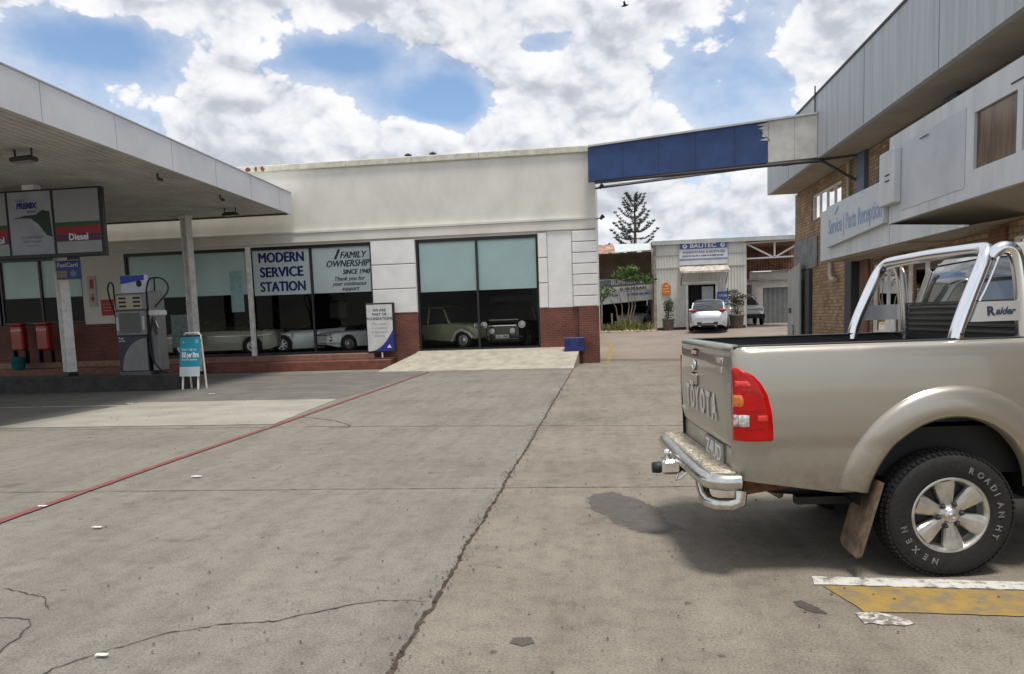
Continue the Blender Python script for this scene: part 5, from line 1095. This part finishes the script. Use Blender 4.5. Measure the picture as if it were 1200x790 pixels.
for s in (-1, 1):
    rl = MB(); rl.box(.03, 1.80, s*.735, s*.800, 1.40, 1.438, .012); rl.build('bed_rail', truckp, tk, True)
    ft = MB(); rows = []
    N1 = 44
    for k in range(N1+1):
        a = .16+(PI-.32)*k/N1; ca, sa = -math.cos(a), math.sin(a)
        def pt(rx, rz, z0_): return AX+ca*rx, z0_+sa*rz
        row = []
        for (rx, rz, o) in ((.672, .735, -.004), (.662, .722, .022), (.64, .70, .038), (.60, .66, .050), (.55, .60, .056), (.515, .565, .052), (.495, .545, .035), (.49, .54, -.04)):
            x, z = pt(rx, rz, AZ); row.append((x, s*(lin(YS, max(z, .5))+o), z))
        rows.append(row)
    # tail of the flare down to the sill
    first = [(p[0]+.004*(i if False else 1), p[1], .43+(.11 if True else 0)) for i, p in enumerate(rows[0])]
    ft.grid(rows, True); ft.build('wheel_arch_flare', truckp, tk, True)
    ln = MB(); rows = []
    for k in range(25):
        a = PI*k/24; rows.append([(AX-math.cos(a)*.53, s*.83, AZ+math.sin(a)*.585), (AX-math.cos(a)*.53, s*.50, AZ+math.sin(a)*.585)])
    ln.grid(rows, True); ln.add([(AX-.56, s*.5, .3), (AX+.56, s*.5, .3), (AX+.56, s*.5, 1.1), (AX-.56, s*.5, 1.1)], [(0, 1, 2, 3)]); ln.build('wheel_well', mat('well_black', (.004, .004, .004), .95), tk, True)
    fp = MB(); fp.prism([(.85, s*.90, .60), (.85, s*.58, .60), (.735, s*.58, .16), (.725, s*.63, .135), (.72, s*.86, .125), (.725, s*.90, .155)], (.016, 0, -.004)); fp.build('mud_flap', mud, tk, True)
# tailgate
TX = [(.62, .012), (.80, .006), (.85, -.012), (1.0, -.020), (1.15, -.024), (1.34, -.020), (1.385, -.012), (1.40, -.022), (1.44, -.018), (1.452, -.004)]
tg = MB(); rows = []
for k in range(21):
    y = -.758+1.516*k/20; e_ = .012*max(0, (abs(y)-.72)/.04); bow = -.012*(1-(y/.76)**2)
    rows.append([(lin(TX, z)+e_+bow, y, z) for z in (.815, .83, .86, .93, 1.0, 1.1, 1.2, 1.3, 1.34, 1.37, 1.385, 1.395, 1.41, 1.43, 1.445, 1.452)]+[(.03, y, 1.453), (.045, y, 1.44), (.045, y, .82)])
tg.grid(rows, True); tg.add([rows[0][i] for i in range(len(rows[0]))], [tuple(range(len(rows[0])))]); tg.add(rows[-1], [tuple(range(len(rows[0])-1, -1, -1))])
tgo = tg.build('tailgate', truckp, tk, True)
for s in (-1, 1): MB().prism([(.004, s*.762, .82), (.004, s*.762, 1.44), (.03, s*.762, 1.44), (.03, s*.762, .82)], (0, s*.006, 0)).build('shut_line', black_m, tk, True)
def tx(y, z): return lin(TX, z)-.012*(1-(y/.76)**2)-.003
for i, chh in enumerate('TOYOTA'):
    y = .46-i*.165
    text(chh, .24, mat('embossed_grey', (.62, .60, .56), .5), tgo, (tx(y, 1.02)-.001, y, .95), xd=(0, -1, 0), upv=(-.04, 0, 1), width=.125, bold=.006, ext=.0015, local=True)
MB().box(tx(.14, 1.37)-.012, tx(.14, 1.37)+.01, .07, .25, 1.345, 1.385, .012).build('brake_light', mat('dark_red_lens', (.16, .01, .012), .15, coat=1), tgo, True)
em = MB(); em.tube([(tx(.16, 1.27)-.006, .16+.055*math.cos(a), 1.275+.036*math.sin(a)) for a in [2*PI*k/20 for k in range(21)]], .007, 6); em.tube([(tx(.16, 1.27)-.008, .16+.02*math.cos(a), 1.275+.036*math.sin(a)) for a in [2*PI*k/16 for k in range(17)]], .006, 6); em.tube([(tx(.16, 1.29)-.008, .16+.038*math.cos(a), 1.292+.016*math.sin(a)) for a in [2*PI*k/16 for k in range(17)]], .006, 6)
em.build('emblem', chrome, tgo, True)
hd = MB().box(tx(.15, 1.17)-.018, tx(.15, 1.17)+.01, .05, .24, 1.125, 1.215, .014).build('handle', truckp, tgo, True); MB().box(tx(.15, 1.17)-.026, tx(.15, 1.17)-.019, .10, .20, 1.128, 1.165, .003).build('latch', chrome, hd, True)
text('VVTi', .06, chrome, tgo, (tx(-.55, 1.31)-.003, -.50, 1.325), xd=(0, -1, 0), upv=(0, 0, 1), bold=.002, width=.15, local=True); text('V6', .055, chrome, tgo, (tx(-.58, 1.31)-.003, -.57, 1.27), xd=(0, -1, 0), bold=.002, local=True)
text('HILUX', .045, chrome, tgo, (tx(.65, .9)-.003, .70, .885), xd=(0, -1, 0), bold=.001, width=.22, local=True)
# lower rear panel with number plate
lp = MB(); lp.box(.012, .05, -.745, .745, .625, .805, .012); lp.build('rear_panel', truckp, tk, True)
MB().box(.03, .06, -.75, .75, .806, .814).build('shut_line', black_m, tk, True)
cs_ = MB()
for s in (-1, 1):
    rows = []
    for k in range(7):
        z = .62+.2*k/6; rows.append([(x, s*(lin(YS, z)-dy), z) for x, dy in CORN])
plo = MB().box(-.004, .011, -.52, -.02, .665, .79, .004).build('number_plate', mat('plate_dull', (.26, .24, .20), .5, var=.15, scale=14), tk, True)
text('Z4UD', .15, mat('plate_letter', (.72, .71, .68), .45), plo, (-.006, -.06, .672), xd=(0, -1, 0), bold=.002, width=.42, ext=.002, local=True)
# tail lights: patch over the corner
CS = [0]
for (a, b_), (c_2, d_) in zip(CORN, CORN[1:]): CS.append(CS[-1]+math.hypot(c_2-a, d_-b_))
def cpt(s_):
    if s_ >= CS[-1]: return CORN[-1][0]+(s_-CS[-1]), 0
    for i in range(len(CS)-1):
        if s_ <= CS[i+1]:
            f = (s_-CS[i])/(CS[i+1]-CS[i]); return CORN[i][0]+(CORN[i+1][0]-CORN[i][0])*f, CORN[i][1]+(CORN[i+1][1]-CORN[i][1])*f
def patch(s, zs, sl, sr, off, n=10):
    rows = []
    for i, z in enumerate(zs):
        a, b_ = sl(z), sr(z); row = []
        for k in range(n+1):
            u = a+(b_-a)*k/n; x, dy = cpt(max(0, u)); edge = min(1, k/(n*.12), (n-k)/(n*.12)) if n > 4 else 1
            edge = min(edge, 1)*(0 if i in (0, len(zs)-1) else 1)
            o = off*(.0+1.0*edge); nx = -.7 if u < .08 else (-.35 if u < .14 else 0)
            row.append((x+nx*o, s*(lin(YS, z)-dy+o*(.75 if u < .1 else 1)), z))
        rows.append(row)
    return MB().grid(rows, True)
def srr(z):
    T_ = [(.868, .268), (.88, .275), (.95, .272), (1.05, .262), (1.15, .238), (1.22, .20), (1.27, .155), (1.305, .09), (1.315, .055)]
    return lin(T_, z)
for s in (-1, 1):
    zs = [.866, .872]+[.88+.43*k/30 for k in range(30)]+[1.312, 1.316]
    tl = patch(s, zs, lambda z: .004, srr, .014, 20).build('tail_light', redlens, tk, True)
    patch(s, [1.065+.0*k+.10*k/6 for k in range(7)], lambda z: .012, lambda z: .120-.5*abs(z-1.11), .0165, 6).build('indicator_lens', amber, tl, True)
    patch(s, [.945+.10*k/6 for k in range(7)], lambda z: .012, lambda z: .150, .0165, 6).build('reversing_lens', clearl, tl, True)
    patch(s, [1.195+.05*k/6 for k in range(7)], lambda z: .035, lambda z: srr(z)-.05, .0163, 8).build('lens_highlight', mat('red_highlight', (.80, .03, .02), .12, coat=1, var=.2, scale=60), tl, True)  # lighter red painted on the lens as a bright highlight
    patch(s, [.985+.05*k/6 for k in range(7)], lambda z: .165, lambda z: srr(z)-.02, .0163, 6).build('lens_highlight', MAT['red_highlight'], tl, True)  # second painted highlight, lower on the lens
    for zz in (1.055, .948, 1.175): patch(s, [zz, zz+.002, zz+.004], lambda z: .012, lambda z: srr(z)-.03, .018, 8).build('lens_rib', mat('red_deep', (.30, .004, .004), .15, coat=1), tl, True)
# bed inside
bi = MB(); bi.box(.05, 1.80, -.70, .70, .93, .96); bi.box(.05, 1.80, -.735, -.70, .96, 1.425); bi.box(.05, 1.80, .70, .735, .96, 1.425); bi.box(1.76, 1.80, -.70, .70, .96, 1.45); bi.box(.047, .065, -.70, .70, .96, 1.42)
for s in (-1, 1): bi.box(.03, 1.79, s*.690, s*.775, 1.439, 1.447, .003)
bi.build('bed_liner', plast_b, tk, True)
# bumper
bu = MB(); P = [(.02, -.83, .615), (-.06, -.835, .615), (-.125, -.80, .615), (-.155, -.74, .615), (-.165, -.6, .615), (-.17, 0, .615), (-.165, .6, .615), (-.155, .74, .615), (-.125, .80, .615), (-.06, .835, .615), (.02, .83, .615)]
bu.tube(P, .052, 18, caps=False); bo = bu.build('rear_bumper', chrome_d, tk, True)
for s in (-1, 1):
    MB().tube([(.025, s*.83, .615), (.015, s*.83, .615)], .051, 18).build('tube_end', steel_dk, bo, True)
MB().box(-.155, .005, -.80, .80, .655, .672, .004).build('step_plate', plate_m, bo, True)
stp = MB()
for k in range(44): y = -.78+k*.036; stp.tube([(-.145+.02*(k % 2), y, .672), (-.02+.02*(k % 2), y+.008, .672)], .006, 4)
stp.build('tread_ribs', plate_m, bo, True)
for s in (-1, 1):
    MB().tube([(-.13, s*.42, .58), (-.14, s*.52, .52), (-.145, s*.62, .475), (-.14, s*.72, .465), (-.10, s*.80, .468), (-.03, s*.835, .475), (.02, s*.835, .49), (.03, s*.83, .56)], .040, 14).build('lower_tube', chrome_d, bo, True)
hi = MB(); hi.box(-.16, .3, .02, .12, .50, .58, .01); hi.box(-.30, -.16, .03, .11, .50, .56, .01); hi.build('tow_hitch', steel_dk, tk, True)
hb = MB(); hb.lathe([(0, .0), (.03, .0), (.03, .03), (.018, .04), (.02, .06), (.032, .08), (.03, .105), (0, .115)], (-.26, .07, .555), 'z', 14); hb.box(-.31, -.17, -.01, .05, .49, .60, .02); hb.tube([(-.2, -.02, .5), (-.22, -.05, .46), (-.2, -.09, .48), (-.15, -.09, .52)], .006, 5); hb.tube([(-.20, .12, .53), (-.29, .12, .53)], .035, 10); hb.build('tow_ball', chrome, tk, True)
MB().lathe([(0, -.05), (.04, -.05), (.045, 0), (.03, .05)], (-.32, .08, .53), 'x', 12).build('trailer_socket', plast_b, tk, True)
# underside
ub = MB(); ub.box(.10, 5.0, -.45, -.38, .46, .60); ub.box(.10, 5.0, .38, .45, .46, .60); ub.box(.1, 5.2, -.70, .70, .60, .90); ub.tube([(AX, -.7, .385), (AX, .7, .385)], .05, 10); ub.lathe([(0, -.15), (.13, -.06), (.13, .06), (0, .15)], (AX, 0, .385), 'y', 14); ub.box(.25, .55, -.62, -.45, .50, .60)
ub.tube([(.3, .45, .45), (1.0, .5, .42), (2.5, .4, .42)], .035, 8)
for s in (-1, 1): ub.box(.45, 2.1, s*.52, s*.60, .40, .45)
ub.lathe([(.15, -.1), (.34, -.1), (.36, 0), (.34, .1), (.15, .1)], (.62, 0, .50), 'z', 20)
ub.build('underbody', black_m, tk, True)
MB().prism([(.08, -.70, .625), (.42, -.72, .60), (.36, -.72, .545), (.10, -.70, .50)], (0, .04, 0)).build('rusty_bracket', rust_m, tk, True)
# wheels
def truckwheel(x, s, detail=True):
    y = s*.78; r_ = .385
    prof = [(.235, -.11), (.27, -.120), (.33, -.122), (.36, -.112), (.375, -.095), (.385, -.07), (.387, -.03), (.387, .03), (.385, .07), (.36, .105), (.30, .11), (.235, .10)]
    t_ = MB().lathe([(a, b_*-s if s > 0 else b_) for a, b_ in prof], (x, y, r_), 'y', 72).build('wheel', rubber, tk, True)
    o = y+s*.11
    tr_ = MB(); r2 = random.Random(2)
    for k in range(72):
        a = k*2*PI/72
        for yy_, da in ((-.085, 0), (-.03, .02), (.03, 0), (.085, .02)):
            c_, s3 = math.cos(a+da), math.sin(a+da); T2 = Vector((-s3, 0, c_)); N2 = Vector((c_, 0, s3)); c0 = Vector((x, y+yy_, r_))+N2*(.383 if abs(yy_) < .05 else .376)
            tr_.prism([c0-T2*.011+Vector((0, -.02, 0)), c0+T2*.011+Vector((0, -.02, 0)), c0+T2*.011+Vector((0, .02, 0)), c0-T2*.011+Vector((0, .02, 0))], N2*.011)
    tr_.build('tread', rubber, t_, True)
    rm = MB(); rm.lathe([(.150, -s*.09), (.196, -s*.085), (.204, -s*.03), (.214, -s*.004), (.224, s*.004), (.236, -s*.002), (.240, -s*.018), (.235, -s*.04)], (x, o, r_), 'y', 60)
    rmo = rm.build('rim', alloy, t_, True)
    MB().lathe([(0, -s*.075), (.20, -s*.075)], (x, o, r_), 'y', 30).build('brake_disc', steel_dk, rmo, True)
    if detail:
        sp_ = MB()
        for k in range(6):
            a = k*PI/3+PI/2+.16; U = Vector((math.cos(a), 0, math.sin(a))); V = Vector((-math.sin(a), 0, math.cos(a))); c0 = Vector((x, o, r_))
            n = 10; rows = []
            for i in range(n+1):
                f = i/n; rr = .055+.158*f; w_ = .032+.030*min(1, f*1.3); yo = -.022+.016*f
                row = []
                for g_, dz in ((-1, -.035), (-.98, -.010), (-.80, .004), (-.3, .008), (.3, .008), (.80, .004), (.98, -.010), (1, -.035)): p = c0+U*rr+V*w_*g_; row.append((p.x, o+s*(yo+dz), p.z))
                rows.append(row)
            sp_.grid(rows, False)
        sp_.build('spokes', alloy, rmo, True)
        MB().lathe([(.082, -s*.05), (.080, -s*.020), (.070, -s*.014), (.045, -s*.012), (.043, s*.006), (.036, s*.014), (0, s*.016)], (x, o, r_), 'y', 36).build('hub_cap', alloy, rmo, True)
        em_ = MB(); em_.tube([(x+.022*math.cos(a), o+s*.016, r_+.014*math.sin(a)) for a in [2*PI*k/18 for k in range(19)]], .002, 5); em_.tube([(x+.008*math.cos(a), o+s*.016, r_+.014*math.sin(a)) for a in [2*PI*k/14 for k in range(15)]], .002, 5); em_.build('emblem', chrome_d, rmo, True)
        nu = MB()
        for k in range(6):
            a = k*PI/3+PI/2+.16+PI/6; cx_, cz_ = x+.070*math.cos(a), r_+.070*math.sin(a)
            nu.lathe([(0, s*.010), (.009, s*.009), (.0115, -s*.004), (.0115, -s*.02)], (cx_, o, cz_), 'y', 8); 
            nu.lathe([(.0115, -s*.012), (.019, -s*.0135)], (cx_, o, cz_), 'y', 12)
        nu.build('wheel_nuts', steel_dk, rmo, True)
        if s < 0:
            lw = mat('tyre_letter', (.27, .27, .25), .7, var=.1)
            def ring_text(word, a0, step, rr=.276, inward=False):
                for i, chh in enumerate(word):
                    if chh == ' ': continue
                    a = a0-step*i; U = Vector((math.cos(a), 0, math.sin(a))); T2 = Vector((math.sin(a), 0, -math.cos(a)))
                    c0 = Vector((x, o-.0135, r_))+U*rr-T2*.016
                    text(chh, .050, lw, t_, c0, xd=T2, upv=U, name='tyre_letter', outline=.0015, local=True)
            ring_text('ROADIAN', R(68), R(11.2)); ring_text('HT', R(-16), R(11.2)); ring_text('NEXEN', R(252), R(14))
    return t_
truckwheel(AX-.015, -1); truckwheel(AX-.015, 1, False); truckwheel(AX+3.29, -1); truckwheel(AX+3.29, 1, False)
# cab (mostly outside the picture)
for s in (-1, 1): sidepanel(1.815, 4.0, s, n=30).build('cab_side', truckp, tk, True)
for s in (-1, 1):
    AX2 = AX+3.29
    def zb2(x): d = abs(x-AX2); return max(.5, AZ+ARZ*math.sqrt(max(0, 1-(d/ARX)**2))) if d < ARX else .5
    xs = sorted(set([4.005+1.5*k/30 for k in range(31)]+[AX2+d*ARX*f for d in (-1, 1) for f in (.9999, 1.0003, .98, .92)])); rows = []
    for x in xs:
        zt_ = 1.43-.10*max(0, (x-4.0)/1.5)-.1*max(0, (x-5.2)/.3)**2; ins = .22*max(0, (x-5.1)/.4)**2; z0 = zb2(x)
        rows.append([(x, s*(lin(YS, min(z0+(zt_-z0)*k/14, 1.40))-ins-(.02 if k == 14 else 0)), z0+(zt_-z0)*k/14) for k in range(15)])
    MB().grid(rows, True).build('front_wing', truckp, tk, True)
hb_ = MB(); hb_.grid([[(x, y*(1-.3*max(0, (x-5.1)/.4)**2), 1.425-.10*max(0, (x-4.0)/1.5)-.1*max(0, (x-5.2)/.3)**2+.04*(1-(y/.82)**2)) for y in (-.81, -.6, -.3, 0, .3, .6, .81)] for x in (3.95, 4.3, 4.7, 5.1, 5.3, 5.45, 5.5)], True); hb_.build('bonnet', truckp, tk, True)
MB().box(5.40, 5.56, -.62, .62, .50, 1.18, .05).build('grille', plast_b, tk, True)
MB().box(5.42, 5.66, -.82, .82, .45, .78, .06).build('front_bumper', truckp, tk, True)
cw = MB(); cw.box(1.815, 1.86, -.80, .80, .60, 1.43); cw.build('cab_rear_wall', truckp, tk, True)
ghr = []
RO = [(1.82, 1.44), (1.86, 1.60), (1.93, 1.93), (2.03, 2.03), (2.4, 2.065), (3.0, 2.06), (3.25, 2.0), (3.95, 1.43)]
def gy(f): return .805-.17*f
xs_ = [1.82, 1.83, 1.86, 1.90, 1.93, 1.97, 2.03, 2.15, 2.4, 2.7, 3.0, 3.12, 3.25, 3.45, 3.7, 3.95]
for x in xs_:
    zr = lin(RO, x); f = (zr-1.42)/.64; w1 = gy(f)
    ghr.append([(x, -.81, 1.42), (x, -(.81-(.81-w1)*.5), 1.42+(zr-1.42)*.5), (x, -w1, max(1.42, zr-.05*f)), (x, -w1+.08, zr), (x, 0, zr+.015*f), (x, w1-.08, zr), (x, w1, max(1.42, zr-.05*f)), (x, (.81-(.81-w1)*.5), 1.42+(zr-1.42)*.5), (x, .81, 1.42)])
MB().grid(ghr, True).build('cab_windows', glass_car, tk, True)
rfx = [1.945, 1.97, 2.03, 2.15, 2.4, 2.7, 3.0, 3.12, 3.24]; rr_ = []
for x in rfx:
    zr = lin(RO, x); f = (zr-1.42)/.64; w1 = gy(f)
    rr_.append([(x, -w1-.012, zr-.10*f), (x, -w1-.008, zr-.05*f), (x, -w1+.08, zr+.008), (x, 0, zr+.026), (x, w1-.08, zr+.008), (x, w1+.008, zr-.05*f), (x, w1+.012, zr-.10*f)])
MB().grid(rr_, True).build('roof', truckp, tk, True)
for s in (-1, 1):
    pc = MB(); 
    for (a, b_, wd) in (((1.835, 1.43), (1.99, 1.97), .07), ((2.75, 1.43), (2.78, 1.99), .05), ((3.93, 1.43), (3.26, 1.97), .05)):
        y0_, y1_ = s*.822, s*(gy((b_[1]+.03-1.42)/.64)+.018)
        pc.prism([(a[0], y0_, a[1]), (a[0]+wd*1.8, y0_, a[1]), (b_[0]+wd*1.6, y1_, b_[1]), (b_[0], y1_, b_[1])], (0, -s*.03, 0))
    pc.build('pillar', truckp, tk, True)
    MB().prism([(1.812, s*.80, 1.43), (1.812, s*.70, 1.43), (1.915, s*.60, 1.90), (1.915, s*.66, 1.94)], (-.012, 0, .002)).build('rear_pillar', truckp, tk, True)
    MB().box(3.55, 3.72, s*.85, s*1.05, 1.45, 1.66, .04).build('door_mirror', truckp, tk, True)
    MB().box(2.2, 2.36, s*.868, s*.885, 1.22, 1.26, .008).build('door_handle', chrome, tk, True)
# slatted headboard
hbm = mat('headboard_grey', (.06, .057, .05), .5, var=.15)
sl = MB(); sl.box(1.785, 1.805, -.70, .70, 1.44, 1.66)
for k in range(5): sl.box(1.765, 1.785, -.68, .68, 1.455+k*.042, 1.475+k*.042, .004)
sl.box(1.77, 1.81, -.71, .71, 1.662, 1.675); so_ = sl.build('slatted_headboard', hbm, tk, True)
# roll bar
rbm = MB(); P = [(1.352, -.73, 1.40), (1.372, -.73, 1.50), (1.43, -.722, 1.66), (1.505, -.71, 1.84), (1.545, -.695, 1.925), (1.575, -.655, 1.975), (1.59, -.58, 1.99), (1.60, -.3, 1.997), (1.60, 0, 2.0)]
P += [(x, -y, z) for x, y, z in P[:-1][::-1]]
def sm(P, n=4):
    V = [Vector(p) for p in P]; Q = []
    for i in range(len(V)-1):
        a, b_, c, d = V[max(0, i-1)], V[i], V[i+1], V[min(len(V)-1, i+2)]
        for k in range(n):
            u = k/n; Q.append(.5*((2*b_)+(-a+c)*u+(2*a-5*b_+4*c-d)*u*u+(-a+3*b_-3*c+d)*u**3))
    return Q+[V[-1]]
rbm.tube(sm(P), .043, 18); rbo = rbm.build('roll_bar', chrome, tk, True)
for s in (-1, 1):
    fl_ = MB(); fl_.tube(sm([(1.575, s*.705, 1.93), (1.60, s*.712, 1.965), (1.64, s*.715, 1.985), (1.685, s*.718, 1.975), (1.715, s*.72, 1.93), (1.735, s*.724, 1.83), (1.752, s*.728, 1.66), (1.765, s*.73, 1.40)]), .040, 16); fl_.build('side_hoop', chrome, rbo, True)
    MB().tube(sm([(1.60, s*.742, 1.93), (1.53, s*.75, 1.76), (1.485, s*.752, 1.67)]), .008, 8).build('trim_wire', chrome, rbo, True)
    pt_ = MB().prism([(1.435, s*.735, 1.545), (1.755, s*.735, 1.545), (1.745, s*.735, 1.665), (1.480, s*.735, 1.665)], (0, s*.022, 0)).build('side_plate', mat('polished_plate', (.74, .74, .75), .22, .6, var=.02), rbo, True)
    if s < 0:
        text('R', .075, ink, pt_, (1.530, -.7585, 1.582), bold=.003, width=.055, ext=.001, shear=-.1, local=True); text('aider', .060, ink, pt_, (1.580, -.7585, 1.586), bold=.002, width=.120, ext=.001, shear=.3, local=True)
    MB().tube([(1.349, s*.73, 1.39), (1.358, s*.73, 1.452)], .030, 14).build('foot', mat('foot_steel', (.35, .35, .36), .3, .9), rbo, True); MB().box(1.31, 1.40, s*.70, s*.77, 1.446, 1.452).build('foot_plate', steel_dk, rbo, True)
    MB().tube([(1.764, s*.73, 1.39), (1.764, s*.73, 1.46)], .040, 14).build('foot', MAT['foot_steel'], rbo, True)
    MB().lathe([(0, -.012), (.010, -.010), (.012, 0)], (1.372, s*.768 if s > 0 else -.766, 1.475), 'y', 10).build('bolt', steel_dk, rbo, True)
bpy.context.view_layer.update()
